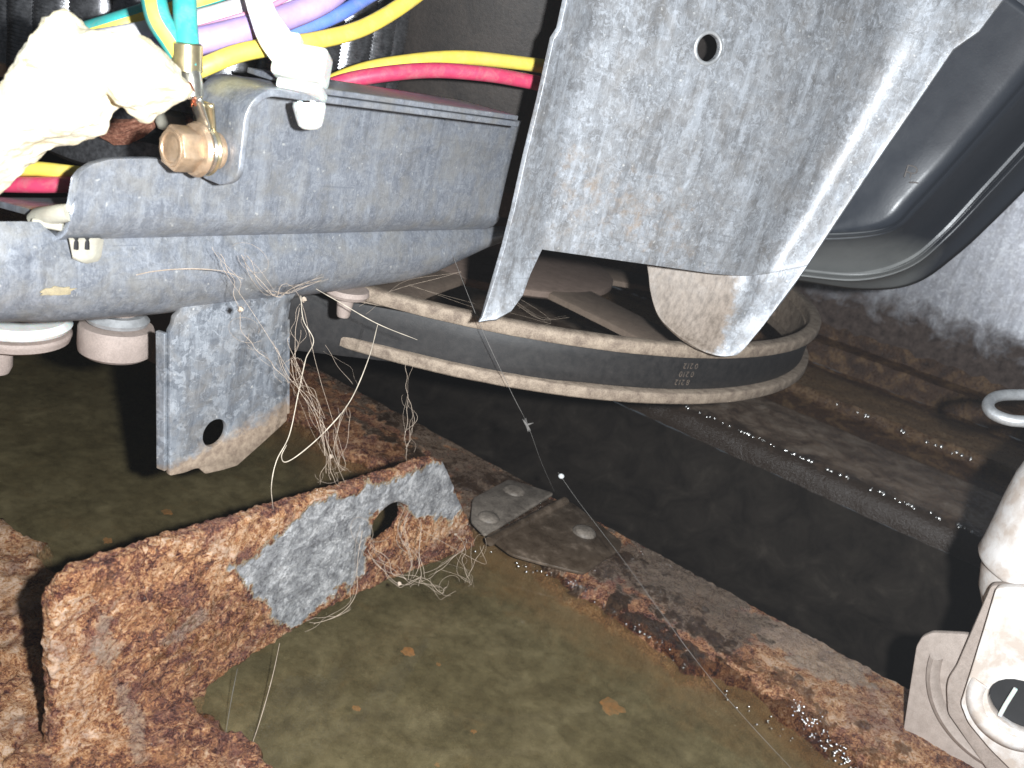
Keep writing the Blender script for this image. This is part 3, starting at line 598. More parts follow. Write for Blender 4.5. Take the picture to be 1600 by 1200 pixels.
# ================================================================== GROUND BOLT, LUGS
bc = onx(345, 236, XE)
hb = thing('hex_bolt', (XE, bc[1], bc[2] - .8), 'coppery zinc hex flange bolt in the bracket ear', 'bolt')
def hexpts(r): return [(r * math.cos(math.radians(60 * k + 12)), r * math.sin(math.radians(60 * k + 12))) for k in range(6)]
V, F = lathe_geo((XE, bc[1], bc[2]), [(0, -.86), (.40, -.86), (.60, -.78), (.65, -.68), (.60, -.6), (.3, -.58), (0, -.58)], 40, axis=0); mk('flange', V, F, m_('rbolt'), hb)
me = plate_mesh([round_poly(hexpts(.55), .04, 2)], .55, .05, lambda a, b, c: (XE - 1.08 + c, bc[1] + a, bc[2] + b)); shift_mesh(me, ORG[hb.name]); bhd = mkm('head', me, m_('rbolt'), hb, 30, org=ORG[hb.name])
V, F = lathe_geo((XE, bc[1], bc[2]), [(0, -1.34), (.32, -1.34), (.35, -1.39), (.42, -1.39), (.44, -1.33)], 30, axis=0); mk('head_dish', V, F, m_('rbolt'), bhd)
V, F = lathe_geo((XE, bc[1], bc[2]), [(.27, -.65), (.27, -.1), (.4, -.1)], 24, axis=0); mk('shank', V, F, m_('rbolt'), hb)
V, F = lathe_geo((XE, bc[1], bc[2]), [(.28, -.34), (.44, -.34), (.47, -.26), (.44, -.12), (.28, -.12)], 30, axis=0, closed_prof=True); mk('ear_washer', V, F, m_('rbolt'), hb)
def lug(xo, tilt, ctr_px, d, label, mat, strand):
    cc = at(*ctr_px, d); root = thing('ring_terminal', (XE + xo, bc[1], bc[2] - .7), label, 'terminal', 'ring terminals on the ground bolt')
    V, F = lathe_geo((XE + xo, bc[1], bc[2]), [(.3, -.05), (.58, -.05), (.61, 0), (.58, .05), (.3, .05)], 36, axis=0, closed_prof=True); mk('ring', V, F, m_(mat), root)
    p0 = np.array([XE + xo, bc[1], bc[2] + .5]); V = []
    for i in range(8):
        t = i / 7; p = p0 + (cc - p0) * t; wd = .26 - .05 * t
        for j in (-1, -.4, .4, 1): V.append(p + np.array([.12 * abs(j) * t, wd * j, 0]))
    solid(mk('tongue', V, grid_faces(8, 4), m_(mat), root), .09)
    return root, cc
l1, c1 = lug(-.52, 0, (299, 150), 20.6, 'tinned ring terminal with bare copper strands above the ground bolt', 'tin', 1)
ax = (at(297, 105, 20.4) - c1); V, F = tube_geo([c1 - ax * .1, c1 + ax * .02, c1 + ax * .45, c1 + ax * .8, c1 + ax], [.20, .27, .27, .24, .20], 18); mk('crimp_barrel', V, F, m_('tin'), l1)
rng = random.Random(4); G = []
for i in range(9):
    s0 = (303 + rng.uniform(-4, 3), 152, 20.45); G.append(tube_geo(pxpath([(294 + rng.uniform(-3, 6), 128, 20.2), s0, (300 + rng.uniform(-3, 8), 164 + rng.uniform(-8, 3), 20.4)], 4), .018, 5))
V, F = join(G); mk('copper_strands', V, F, m_('copper'), l1, kind='stuff')
l2, c2 = lug(-.42, 0, (318, 160), 20.9, 'brass ring terminal clamped behind the copper coloured bolt flange', 'brass', 0)
b0 = at(292, 112, 20.5); b1 = at(292, 68, 20.3); axx = b1 - b0
V, F = tube_geo([b0, b0 + axx * .05, b0 + axx * .95, b1], [.27, .31, .31, .28], 24, cap=False); solid(mk('crimp_sleeve', V, F, m_('brass'), l2), .06)

# ================================================================== WIRES
def wire(name, pts, r, mat, label, cat='wire', stripe=None, group='coloured wires over the bracket'):
    pth = pxpath(pts, 10); V, F = tube_geo(pth, r, 14); o = mk(name, V, F, m_(mat), None, 60, label, cat, group)
    if stripe:
        mat2, ang = stripe; P_ = np.array(pth); T_ = np.gradient(P_, axis=0); T_ /= np.linalg.norm(T_, axis=1)[:, None]; V2 = []
        for i in range(len(P_)):
            tocam = CC - P_[i]; tocam /= np.linalg.norm(tocam); s_ = np.cross(T_[i], tocam); s_ /= np.linalg.norm(s_); n_ = np.cross(s_, T_[i])
            for a in (ang - .45, ang - .22, ang, ang + .22, ang + .45): V2.append(P_[i] + (r + .012) * (math.cos(a) * n_ + math.sin(a) * s_))
        mk('stripe', V2, grid_faces(len(P_), 5), m_(mat2), o, 60)
    return o
wire('wire', [(700, -50, 27), (640, 0, 26), (570, 42, 25), (500, 62, 24), (430, 72, 23), (370, 84, 22.4), (310, 108, 22), (240, 135, 22), (150, 150, 22.3)], .225, 'w_yellow', 'thick yellow wire sweeping under the cable tie at top left')
wire('wire', [(640, -40, 26.5), (580, -8, 26), (530, 22, 25.2), (470, 46, 24.6), (400, 68, 23.8), (320, 92, 23.2), (240, 110, 23)], .2, 'w_blue', 'blue wire between the purple and yellow wires')
wire('wire', [(560, -45, 25), (510, -2, 24.4), (450, 26, 23.8), (390, 44, 23), (320, 62, 22.4), (250, 78, 22), (170, 90, 22)], .33, 'w_purple', 'purple wire above the yellow wire through the cable tie')
wire('wire', [(520, -70, 25), (470, -28, 24.4), (420, 0, 23.8), (360, 24, 23.4), (290, 43, 23), (220, 58, 22.6), (150, 70, 22.6)], .36, 'w_white', 'thick white wire above the purple wire')
wire('wire', [(540, -60, 24.9), (478, -20, 24.2), (430, 6, 23.5), (385, 22, 22.9), (300, 47, 22.5)], .07, 'w_pink', 'thin pink wire lying on the white wire')
wire('wire', [(420, -40, 24.6), (340, -10, 24.2), (280, 8, 23.8), (230, 26, 23.5), (180, 42, 23.3), (120, 60, 23.6)], .34, 'w_green', 'green and yellow striped wire crossing behind the upright green wires', stripe=('w_yellow', -.05))
wire('wire', [(226, -60, 20.4), (238, -10, 20.3), (248, 30, 20.2), (268, 62, 20.3), (282, 85, 20.4), (288, 104, 20.5)], .28, 'w_green', 'left green and yellow striped ground wire dropping into the brass crimp', stripe=('w_yellow', .25))
wire('wire', [(286, -60, 20.5), (288, -10, 20.4), (290, 40, 20.3), (293, 75, 20.3), (295, 102, 20.4)], .26, 'w_green', 'right plain green ground wire dropping into the brass crimp')
wire('wire', [(330, 215, 27.6), (470, 150, 28.2), (560, 112, 28.6), (640, 96, 29.4), (720, 90, 30.4), (800, 97, 31.4), (880, 108, 32.5), (960, 120, 33)], .235, 'w_yellow', 'yellow wire arching over the bracket lip into the strut shadow')
wire('wire', [(330, 245, 27.0), (470, 160, 27.8), (530, 130, 28.2), (600, 116, 28.6), (680, 110, 29.4), (760, 116, 30.2), (820, 126, 31), (900, 142, 32), (970, 155, 33)], .245, 'w_red', 'crimson wire running under the yellow wire above the bracket lip')
wire('wire', [(-60, 258, 24), (0, 264, 23.8), (60, 264, 23.6), (115, 270, 23.6), (190, 276, 24)], .19, 'w_yellow', 'short yellow wire stub at the left edge beside the gutter end')
wire('wire', [(-60, 286, 23.9), (0, 288, 23.7), (60, 289, 23.5), (115, 289, 23.5), (190, 292, 24)], .21, 'w_red', 'short crimson wire stub at the left edge below the yellow one')

# cream sleeve
def remeshed(name, V, F, vox, mat, disp=None, smooth_it=0, parent=None, **kw):
    V = np.asarray(V); org = np.array([V[:, 0].mean(), V[:, 1].mean(), V[:, 2].min()])
    me = bpy.data.meshes.new('tmp'); me.from_pydata((V - org).tolist(), [], [list(f) for f in F]); me.update()
    ob = bpy.data.objects.new('tmp', me); sc.collection.objects.link(ob)
    md = ob.modifiers.new('r', 'REMESH'); md.mode = 'VOXEL'; md.voxel_size = vox
    if smooth_it: s_ = ob.modifiers.new('s', 'SMOOTH'); s_.iterations = smooth_it; s_.factor = .5
    dg = bpy.context.evaluated_depsgraph_get(); m2 = bpy.data.meshes.new_from_object(ob.evaluated_get(dg)); bpy.data.objects.remove(ob)
    n = len(m2.vertices); co = np.empty(n * 3); m2.vertices.foreach_get('co', co); co = co.reshape(-1, 3); no = np.empty(n * 3); m2.vertices.foreach_get('normal', no); no = no.reshape(-1, 3)
    W = co + org; attrs = None
    if disp: d, attrs = disp(W, no); W = W + no * d[:, None]
    m2.vertices.foreach_set('co', ((W - org) * S).ravel()); m2.update(); m2.materials.clear()
    return mkm(name, m2, mat, parent, 80, org=org, attrs=attrs, **kw)
d0 = 19.5; s1 = d0 / FPX
so = [(-70, 300), (-60, 270), (0, 190), (32, 128), (60, 80), (86, 44), (100, 32), (120, 27), (134, 38), (143, 60), (172, 62), (205, 60), (240, 68), (258, 78), (268, 100), (291, 128), (286, 142), (240, 163), (217, 181), (200, 177), (177, 152), (165, 162), (145, 200), (100, 216), (60, 226), (0, 276), (-60, 330)]
sl = [((a - 100) * s1, -(b - 140) * s1) for a, b in so]
cs = at(100, 140, d0)
me = plate_mesh([sl], 1.7, .3, lambda a, b, c: tuple(cs + CR * a + CU * b + CF * c))
V = [np.array(v.co[:]) for v in me.vertices]; F = [tuple(p.vertices) for p in me.polygons]
def cdisp(W, no): return -np.abs(fbm(W, .8, 3, 8) - .5) * .3 + (fbm(W * np.array([1, 1, 2.2]), 3.0, 3, 9) - .5) * .16, None
remeshed('cable_sleeve', V, F, .06, m_('cream'), cdisp, 14, label='pale cream fibrous cable sleeve bulging at the upper left beside the bolt', cat='sleeve')

# cable tie and its push-mount plug through the lip
ct = thing('cable_tie', at(478, 190, 23.2), 'white nylon cable tie holding the wires with its plug through the bracket lip', 'cable tie')
pth = [at(*p) for p in [(388, -50, 22.6), (400, -8, 22.2), (418, 38, 22.0), (440, 74, 22.1), (462, 98, 22.3)]]
pth = crom(pth, 8); V = []
for i, p in enumerate(pth):
    t_ = (pth[min(i + 1, len(pth) - 1)] - pth[max(i - 1, 0)]); t_ /= np.linalg.norm(t_); n_ = CC - p; n_ /= np.linalg.norm(n_); s_ = np.cross(t_, n_); wd = .43 - .03 * i / len(pth)
    for u, hgt in ((-1, -.06), (-.95, .06), (-.4, .10), (.4, .10), (.95, .06), (1, -.06)): V.append(p + s_ * wd * u + n_ * hgt)
mk('strap', V, grid_faces(len(pth), 6, True), m_('nylon'), ct)
hc = at(472, 102, 22.6); ax3 = np.array([CR, CF, CU]); tiltr = np.array([CR * .985 - CU * .17, CF, CU * .985 + CR * .17])
V, F = box_geo(hc, (.66, .42, .42), tiltr); o = chd = mk('head', V, F, m_('nylon'), ct); b = o.modifiers.new('b', 'BEVEL'); b.width = .12 * S; b.segments = 3
V, F = box_geo(hc + CU * .42 - CR * .16 - CF * .3, (.2, .25, .22), tiltr); o = mk('pawl', V, F, m_('nylon'), chd); b = o.modifiers.new('b', 'BEVEL'); b.width = .06 * S; b.segments = 2
V, F = box_geo(hc - CU * .62, (.56, .40, .12), tiltr); o = mk('skirt', V, F, m_('nylon'), ct); b = o.modifiers.new('b', 'BEVEL'); b.width = .06 * S; b.segments = 2
pc = at(483, 160, 22.9); pe = at(485, 203, 23.1)
V, F = tube_geo([pc, pc + (pe - pc) * .15, pc + (pe - pc) * .55, pc + (pe - pc) * .85, pc + (pe - pc) * .97, pe], [.40, .42, .36, .30, .2, .06], 20); cpl = mk('plug', V, F, m_('nylon'), ct)
for sg in (-1, 1):
    V, F = tube_geo([pc + CR * .16 * sg - CF * .33 + (pe - pc) * .1, pc + CR * .15 * sg - CF * .36 + (pe - pc) * .5, pc + CR * .11 * sg - CF * .25 + (pe - pc) * .86], [.07, .1, .05], 8); mk('barb', V, F, m_('nylon'), cpl)
# clip in the gutter end
gc = thing('wire_clip', at(130, 408, 22.6), 'aged cream plastic wire clip pushed through the gutter end', 'clip')
V, F = tube_geo([onx(52, 343, 10.9), onx(62, 338, 10.95), onx(95, 334, 11.0), onx(108, 332, 11.1)], [.17, .22, .22, .2], 14); mk('arm', V, F, m_('nylon_old'), gc)
V, F = box_geo(onx(78, 352, 11.0), (.36, .2, .10), tiltr); o = mk('pad', V, F, m_('nylon_old'), gc); b = o.modifiers.new('b', 'BEVEL'); b.width = .05 * S; b.segments = 2
q = [ony(a_, b_, 20.15) for a_, b_ in ((107, 372), (155, 372), (151, 398), (146, 406), (128, 410), (113, 404))]
nrm = -CF; V = [p + nrm * s_ for s_ in (-.25, .0) for p in q]; V2 = [p * .82 + np.mean(q, axis=0) * .18 + nrm * .1 for p in q]; V = V + V2
n6 = 6; F = grid_faces(3, n6, True) + [tuple(range(6)), tuple(range(12, 18))]; gpl = mk('plug', V, F, m_('nylon_old'), gc)
for xx in (123, 140):
    V, F = box_geo(ony(xx, 382, 20.15) - CF * .12, (.035, .05, .14), ax3); mk('slot', V, F, m_('dark'), gpl)

# ================================================================== MOTOR
mc = at(330, 60, 34.5); mc = np.array([mc[0], mc[1], 0]); RM = 7.2
mot = thing('drive_motor', (mc[0], mc[1], 13), 'dark laminated electric motor behind the wires and bracket', 'motor')
nlam = 64; V = []; seg = 300; z0, z1 = 16.0, 23.5; rows = []
for i in range(nlam):
    za = z0 + (z1 - z0) * i / nlam; zb_ = z0 + (z1 - z0) * (i + .62) / nlam; zc_ = z0 + (z1 - z0) * (i + 1) / nlam
    rows += [(za, 0.0), (za, .045), (zb_, .045), (zb_, 0.0)]
for (zz, dr) in rows:
    for k in range(seg):
        a = 2 * math.pi * k / seg; rr = RM + dr + .3 * (abs(math.cos(a * 15)) ** .6 - .6); V.append((mc[0] + rr * math.cos(a), mc[1] + rr * math.sin(a), zz))
mk('stator_stack', V, grid_faces(len(rows), seg, True), m_('lam'), mot, 30)
V, F = lathe_geo((mc[0], mc[1], 0), [(0, 23.5), (RM * .9, 23.5), (RM * .95, 24.5), (0, 25)], 48); mk('end_bell', V, F, m_('dark'), mot)
V, F = lathe_geo((mc[0], mc[1], 0), [(0, 12.6), (1.6, 12.6), (1.6, 13.0), (RM * .78, 13.2), (RM * .82, 13.4), (RM * .82, 14.6), (RM * .7, 15), (RM * .7, 16), (0, 16)], 40); mk('lower_bell', V, F, m_('lam'), mot)
V, F = lathe_geo((mc[0], mc[1], 0), [(0, 5.0), (1.5, 5.0), (1.5, 9.2), (1.1, 9.4), (.6, 9.4), (.6, 13), (0, 13)], 32); mk('motor_pulley', V, F, m_('pulley_in'), mot)
rng = random.Random(2)
for k in range(10):      # end windings: bundles of copper strands between slots
    a0 = math.radians(36 * k + 12); a1 = a0 + math.radians(34); G = []
    for j in range(34):
        dr = rng.uniform(-.5, .3); dz = rng.uniform(-.5, .25)
        pp = []
        for i in range(9):
            t = i / 8; a = a0 + (a1 - a0) * t; r = RM - .75 + dr * .8; pp.append((mc[0] + r * math.cos(a), mc[1] + r * math.sin(a), 15.95 - math.sin(math.pi * t) * (1.3 + dz) + .05 * math.sin(7 * t + j)))
        G.append(tube_geo(pp, .06, 5))
    V, F = join(G); mk('coil', V, F, m_('winding'), mot, 60)
for k in range(10):
    a = math.radians(36 * k + 10); p = (mc[0] + (RM - .4) * math.cos(a), mc[1] + (RM - .4) * math.sin(a))
    V, F = lathe_geo((p[0], p[1], 15.4), [(0, -.1), (.35, -.1), (.45, .1), (.45, .4), (.3, .55), (0, .6)], 16); mk('slot_cap', V, F, m_('nylon_old'), mot)

tb = thing('tub_underside', (42, 31, 14), 'dim brown tub wall in the dark above the pulley', 'tub')
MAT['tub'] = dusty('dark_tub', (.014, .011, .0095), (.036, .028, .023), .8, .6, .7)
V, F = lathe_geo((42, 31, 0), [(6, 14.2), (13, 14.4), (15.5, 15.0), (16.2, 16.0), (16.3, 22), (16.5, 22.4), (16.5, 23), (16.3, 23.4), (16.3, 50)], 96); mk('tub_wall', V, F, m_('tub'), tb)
V, F = lathe_geo((42, 31, 0), [(2.2, 11.5), (2.2, 13.2), (3.6, 13.6), (3.8, 14.6)], 40); mk('bearing_neck', V, F, m_('brown'), tb)

# ================================================================== TALL GALVANISED STRUT BRACKET
st = thing('strut_bracket', (30, 15, 11), 'tall spangled galvanised channel strut hanging in front of the pulley', 'bracket')
# rows down the strut: left edge, left bend, right bend, right edge  (px, py, depth)
R_ = [  # (edgeL), (bendL), (bendR), (band end), (edgeR)
 ((900, -110, 27.0), (948, -110, 28.3), (1375, -110, 31.4), (1480, -110, 32.2), (1650, -110, 30.6)),
 ((882, 0, 27.3), (926, 0, 28.6), (1330, 0, 31.8), (1425, 0, 32.8), (1568, 0, 31.3)),
 ((872, 45, 27.5), (917, 45, 28.8), (1312, 45, 32.0), (1405, 48, 33.0), (1530, 50, 31.7)),
 ((862, 60, 27.6), (911, 70, 28.9), (1302, 75, 32.1), (1392, 78, 33.15), (1490, 78, 32.1)),
 ((842, 150, 28.1), (892, 150, 29.4), (1268, 150, 32.5), (1345, 158, 33.8), (1426, 172, 32.9)),
 ((820, 240, 28.7), (872, 240, 30.1), (1222, 240, 33.1), (1294, 250, 34.6), (1365, 260, 33.75)),
 ((800, 330, 29.3), (852, 325, 30.8), (1170, 340, 33.8), (1240, 345, 35.3), (1305, 350, 34.5)),
 ((786, 385, 29.7), (838, 388, 31.3), (1120, 428, 34.4), (1186, 431, 35.7), (1262, 415, 35.0)),
]
L_ = [((771, 435, 30.0), (827, 428, 31.1)), ((760, 470, 30.2), (815, 462, 30.9)), ((752, 495, 30.3), (798, 487, 30.6)), ((747, 503, 30.3), (775, 500, 30.4))]
def strut_row(eL, bL, bR, bE, eR):
    a, b, c, e, d = at(*eL), at(*bL), at(*bR), at(*bE), at(*eR)
    pts = []
    for i in range(7): pts.append(a + (b - a) * (i / 6) * .78)
    q0 = a + (b - a) * .78; q1 = b + (c - b) * .035
    for i in range(1, 6): t = i / 6; pts.append((1 - t) ** 2 * q0 + 2 * t * (1 - t) * b + t * t * q1)
    q2 = b + (c - b) * .93
    for i in range(26): pts.append(q1 + (q2 - q1) * i / 25)
    q3 = c + (e - c) * .3; q4 = c + (e - c) * .55; q5 = e + (d - e) * .45
    for i in range(1, 8): t = i / 7; pts.append((1 - t) ** 2 * q2 + 2 * t * (1 - t) * c + t * t * q3)
    for i in range(1, 4): pts.append(q3 + (q4 - q3) * i / 3)
    for i in range(1, 9): t = i / 8; pts.append((1 - t) ** 2 * q4 + 2 * t * (1 - t) * e + t * t * q5)
    for i in range(1, 5): pts.append(q5 + (d - q5) * i / 4)
    return pts
rows_ = []
K = 6
for i in range(len(R_) - 1):
    for k in range(K):
        t = k / K
        def cr(j):
            p0 = np.array(R_[max(i - 1, 0)][j]); p1 = np.array(R_[i][j]); p2 = np.array(R_[i + 1][j]); p3 = np.array(R_[min(i + 2, len(R_) - 1)][j])
            if j == 0 or j == 4: return tuple(p1 + (p2 - p1) * t)
            return tuple(0.5 * ((2 * p1) + (-p0 + p2) * t + (2 * p0 - 5 * p1 + 4 * p2 - p3) * t * t + (-p0 + 3 * p1 - 3 * p2 + p3) * t ** 3))
        rows_.append(strut_row(*[cr(j) for j in range(5)]))
rows_.append(strut_row(*R_[-1]))
nc = len(rows_[0]); V = [p for r in rows_ for p in r]; F = grid_faces(len(rows_), nc)
# left tip continues columns 0..11, right tongue continues the last columns
last = rows_[-1]; nl = 12; prev = [(len(rows_) - 1) * nc + j for j in range(nl)]
for (e, b_) in L_:
    a, b = at(*e), at(*b_); idx = []
    for j in range(nl): idx.append(len(V)); V.append(a + (b - a) * j / (nl - 1))
    for j in range(nl - 1): F.append((prev[j], prev[j + 1], idx[j + 1], idx[j]))
    prev = idx
V = np.array(V); ppx, ppy = proj(V)
ksx = MAT['galv_strut']; dmk = ksx.ramp(ksx.math('ADD', ksx.attr('dust'), ksx.math('MULTIPLY', ksx.math('SUBTRACT', ksx.noise(2.2, 6, .7), .5), 1.2)), [(.35, 0), (.65, 1)])
old = ksx.b.inputs['Base Color'].links[0].from_socket; ksx.p(Base_Color=ksx.mix(dmk, old, ksx.ramp(ksx.noise(5, 5, .7, vec=ksx.sc3(1, 1, .35)), [(.35, (.15, .118, .092)), (.62, (.30, .245, .20))]))); ksx.p(Metallic=ksx.math('SUBTRACT', .42, ksx.math('MULTIPLY', dmk, .42), True))
dust = pmask(ppx, ppy, [(840, 180), (1000, 220), (1120, 300), (1110, 440), (820, 400)], 110) * .42
o = mk('channel_sheet', V, F, ksx.m, st, 60, attrs={'dust': dust}); solid(o, .17, 0, .02)
# rounded tongue: the deeper right-hand sheet carrying on below the web
TR = [((1008, 396, 36.6), (1090, 405, 36.5), (1170, 418, 36.0), (1186, 424, 35.72), (1264, 412, 35.02)),
      ((1013, 428, 36.7), (1085, 440, 36.6), (1160, 448, 36.2), (1190, 448, 35.75), (1240, 446, 35.2)),
      ((1017, 460, 36.7), (1082, 472, 36.6), (1148, 480, 36.2), (1180, 481, 35.8), (1214, 481, 35.4)),
      ((1029, 495, 36.6), (1080, 506, 36.5), (1132, 513, 36.1), (1162, 513, 35.9), (1190, 512, 35.7)),
      ((1055, 522, 36.4), (1088, 530, 36.3), (1122, 536, 36.0), (1148, 537, 35.85), (1171, 535, 35.75)),
      ((1088, 544, 36.1), (1106, 548, 36.0), (1126, 551, 35.9), (1146, 550, 35.8), (1160, 547, 35.78)),
      ((1112, 554, 35.95), (1122, 556, 35.9), (1132, 557, 35.85), (1142, 556, 35.8), (1150, 554, 35.8))]
cols_ = [crom([at(*r[j]) for r in TR], 5) for j in range(5)]; VT = []
for i in range(len(cols_[0])): VT += crom([c[i] for c in cols_], 6)
nT = len(VT) // len(cols_[0]); VT = np.array(VT); tpx, tpy = proj(VT)
dT = pmask(tpx, tpy, [(960, 360), (1130, 360), (1150, 430), (1150, 480), (1130, 545), (1080, 580), (960, 520)], 34) * .95
solid(mk('tongue', VT, grid_faces(len(cols_[0]), nT), ksx.m, st, 60, attrs={'dust': dT}), .17, 0, .02)
# hole with bright rim, cut with a boolean-free trick: eyelet ring and dark bore seen through the sheet
hc = np.array(at(1105, 75, 30.9))
best = V[np.argmin((ppx - 1105) ** 2 + (ppy - 75) ** 2)]
iN = np.argmin((ppx - 1105) ** 2 + (ppy - 75) ** 2)
a_ = V[iN + 1] - V[iN - 1]; b_ = V[iN + nc] - V[iN - nc]; a_ /= np.linalg.norm(a_); nrmv = np.cross(a_, b_); nrmv /= np.linalg.norm(nrmv)
if nrmv @ (CC - best) < 0: nrmv = -nrmv
b_ = np.cross(nrmv, a_)
dd = ray(1105, 75); hc = CC + dd * (((best - CC) @ nrmv) / (dd @ nrmv))
def cyl_dir(c, n, a, b, prof, seg=40):
    Vv = []
    for r, hgt in prof:
        for k in range(seg):
            t = 2 * math.pi * k / seg; Vv.append(c + a * r * math.cos(t) + b * r * math.sin(t) + n * hgt)
    return Vv, grid_faces(len(prof), seg, True)
cutV, cutF = cyl_dir(hc, nrmv, a_, b_, [(.43, -.8), (.43, .8)], 40); cutF += [tuple(range(40))[::-1], tuple(range(40, 80))]
cut = mk('hole_cutter', cutV, cutF, m_('dark'), st, 0)
bo = o.modifiers.new('hole', 'BOOLEAN'); bo.operation = 'DIFFERENCE'; bo.object = cut; bo.solver = 'EXACT'
dg = bpy.context.evaluated_depsgraph_get(); bm2 = bpy.data.meshes.new_from_object(o.evaluated_get(dg)); o.modifiers.clear(); o.data = bm2
bpy.data.objects.remove(cut)
V2_, F2_ = cyl_dir(hc, nrmv, a_, b_, [(.43, -.05), (.43, .10), (.47, .13), (.53, .12), (.56, .085)], 48); mk('hole_burr', V2_, F2_, m_('steel'), o, 60)

# ================================================================== BLACK RIBBED CHANNEL + MARK
bl = [
 ([(1480, -80), (1400, 20), (1320, 130), (1250, 220), (1200, 290), (1160, 335), (1120, 372)], 43.0),
 ([(1640, 40), (1560, 135), (1475, 235), (1410, 305), (1370, 345), (1300, 360), (1215, 362)], 43.4),
 ([(1668, 58), (1588, 150), (1500, 248), (1432, 322), (1390, 358), (1308, 370), (1217, 368)], 42.7),
 ([(1684, 70), (1602, 160), (1512, 259), (1443, 333), (1398, 368), (1312, 378), (1218, 374)], 43.7),
 ([(1712, 112), (1630, 190), (1537, 290), (1470, 362), (1413, 406), (1335, 426), (1233, 418)], 46.2),
 ([(1722, 122), (1640, 198), (1545, 298), (1478, 368), (1420, 414), (1342, 433), (1235, 424)], 45.4),
 ([(1728, 130), (1647, 208), (1552, 309), (1484, 377), (1424, 424), (1345, 440), (1236, 429)], 46.9),
 ([(1742, 150), (1658, 240), (1562, 337), (1494, 400), (1428, 444), (1348, 453), (1240, 438)], 48.0)]
dshift = [-5.6, -3.7, -1.7, -.5, 0, .3, .6]
lines = []
for pts, d in bl: lines.append(crom([at(a, b, d + dshift[i]) for i, (a, b) in enumerate(pts)], 10))
ncol = len(lines[0]); V = []
for j in range(ncol): V += crom([l[j] for l in lines], 4)
nrr = len(V) // ncol; V = np.array(V); ppx, ppy = proj(V)
dust = pmask(ppx, ppy, [(1180, 375), (1390, 372), (1470, 385), (1420, 470), (1200, 470)], 30) * .62 + pmask(ppx, ppy, [(1280, 330), (1420, 320), (1480, 400), (1420, 460), (1200, 450)], 45) * .2  # paler lower end: dust, plus light on the facing surface painted in
bk = mk('black_channel', V, grid_faces(ncol, nrr), m_('black'), None, 60, 'dark ribbed painted channel behind the galvanised strut at upper right', 'channel', attrs={'dust': dust}); solid(bk, .2, 1)
G = []
for sseg in [[(1413, 277), (1419, 258)], [(1419, 258), (1430, 261), (1433, 267), (1428, 271), (1416, 268)], [(1424, 270), (1422, 278)], [(1421, 285), (1428, 285), (1435, 286)]]:
    def surf(a, b):
        i = np.argmin((ppx - a) ** 2 + (ppy - b) ** 2); dep = (V[i] - CC) @ CF; return at(a, b, dep - .16)
    G.append(tube_geo(crom([surf(*s_) for s_ in sseg], 4), .035, 5))
Vm, Fm = join(G); mk('scratched_mark', Vm, Fm, m_('scratch'), bk)

# ================================================================== RUSTY UPRIGHT BRACKET
YR = 18.0
out = [(78, 1215), (79, 1100), (78, 945), (90, 915), (115, 897), (150, 882), (220, 860), (330, 825), (430, 795), (560, 757), (676, 718), (692, 721), (706, 752), (738, 835), (741, 852), (715, 866), (600, 907), (520, 946), (430, 1002), (360, 1045), (322, 1072), (318, 1110), (322, 1150), (330, 1215)]
op = ypl(out, YR); hh_ = ypl([(607, 817)], YR)[0]
me = plate_mesh([op, ring2(hh_[0], hh_[1], .84, .80)], .55, .12, lambda a, b, c: (a, YR + .2 + c, b))
Vp = np.array([v.co[:] for v in me.vertices]); Fp = [tuple(p.vertices) for p in me.polygons]
# base flange lying on the pan floor
fo = [(9.2, 16.8), (13.0, 16.3), (14.2, 17.2), (14.3, 18.5), (9.2, 18.6)]
me2 = plate_mesh([round_poly(fo, .4)], .5, .1, lambda a, b, c: (a, b, .35 + c)); Vq = np.array([v.co[:] for v in me2.vertices]); Fq = [tuple(i + len(Vp) for i in p.vertices) for p in me2.polygons]
def rdisp(W, no):
    pxx, pyy = proj(W); nmid = fbm(W, 1.6, 5, 21); nhi = fbm(W, 5.5, 4, 33, .6); wob = (nmid - .5) * 110 + (nhi - .5) * 60
    zinc = pmask(pxx, pyy, [(360, 888), (420, 846), (500, 790), (600, 752), (700, 712), (724, 785), (700, 806), (660, 812), (625, 790), (588, 800), (576, 850), (572, 897), (520, 936), (450, 992), (418, 952), (400, 925)], 14, wob * .4)
    dust = np.maximum(pmask(pxx, pyy, [(140, 930), (180, 960), (190, 1050), (230, 1120), (245, 1200), (205, 1200), (185, 1110), (150, 1030)], 12, wob * .4), pmask(pxx, pyy, [(240, 1005), (318, 945), (322, 965), (285, 1000), (250, 1012)], 6, wob * .2)) * .62
    tan = np.maximum.reduce([pmask(pxx, pyy, [(85, 950), (130, 940), (150, 1050), (180, 1150), (85, 1190)], 20, wob), pmask(pxx, pyy, [(270, 850), (430, 805), (520, 775), (420, 850), (360, 880)], 14, wob) * .9, pmask(pxx, pyy, [(650, 800), (720, 800), (730, 830), (640, 845)], 14, wob) * .7])
    wet = pmask(pxx, pyy, [(220, 930), (370, 900), (430, 960), (420, 1010), (300, 1080), (230, 1040)], 25, wob) * .42
    amp = 1 - .88 * zinc
    return ((nmid - .5) * .20 + (nhi - .5) * .15 + (fbm(W, 11, 2, 77) - .5) * .08) * amp + (nhi - .5) * .04, {'zinc': zinc, 'dust': dust, 'tan': tan, 'wet': wet}
remeshed('rusty_bracket', list(Vp) + list(Vq), Fp + Fq, .05, m_('rust'), rdisp, 2, label='heavily rusted upright steel bracket with a grey zinc patch and round hole', cat='bracket')

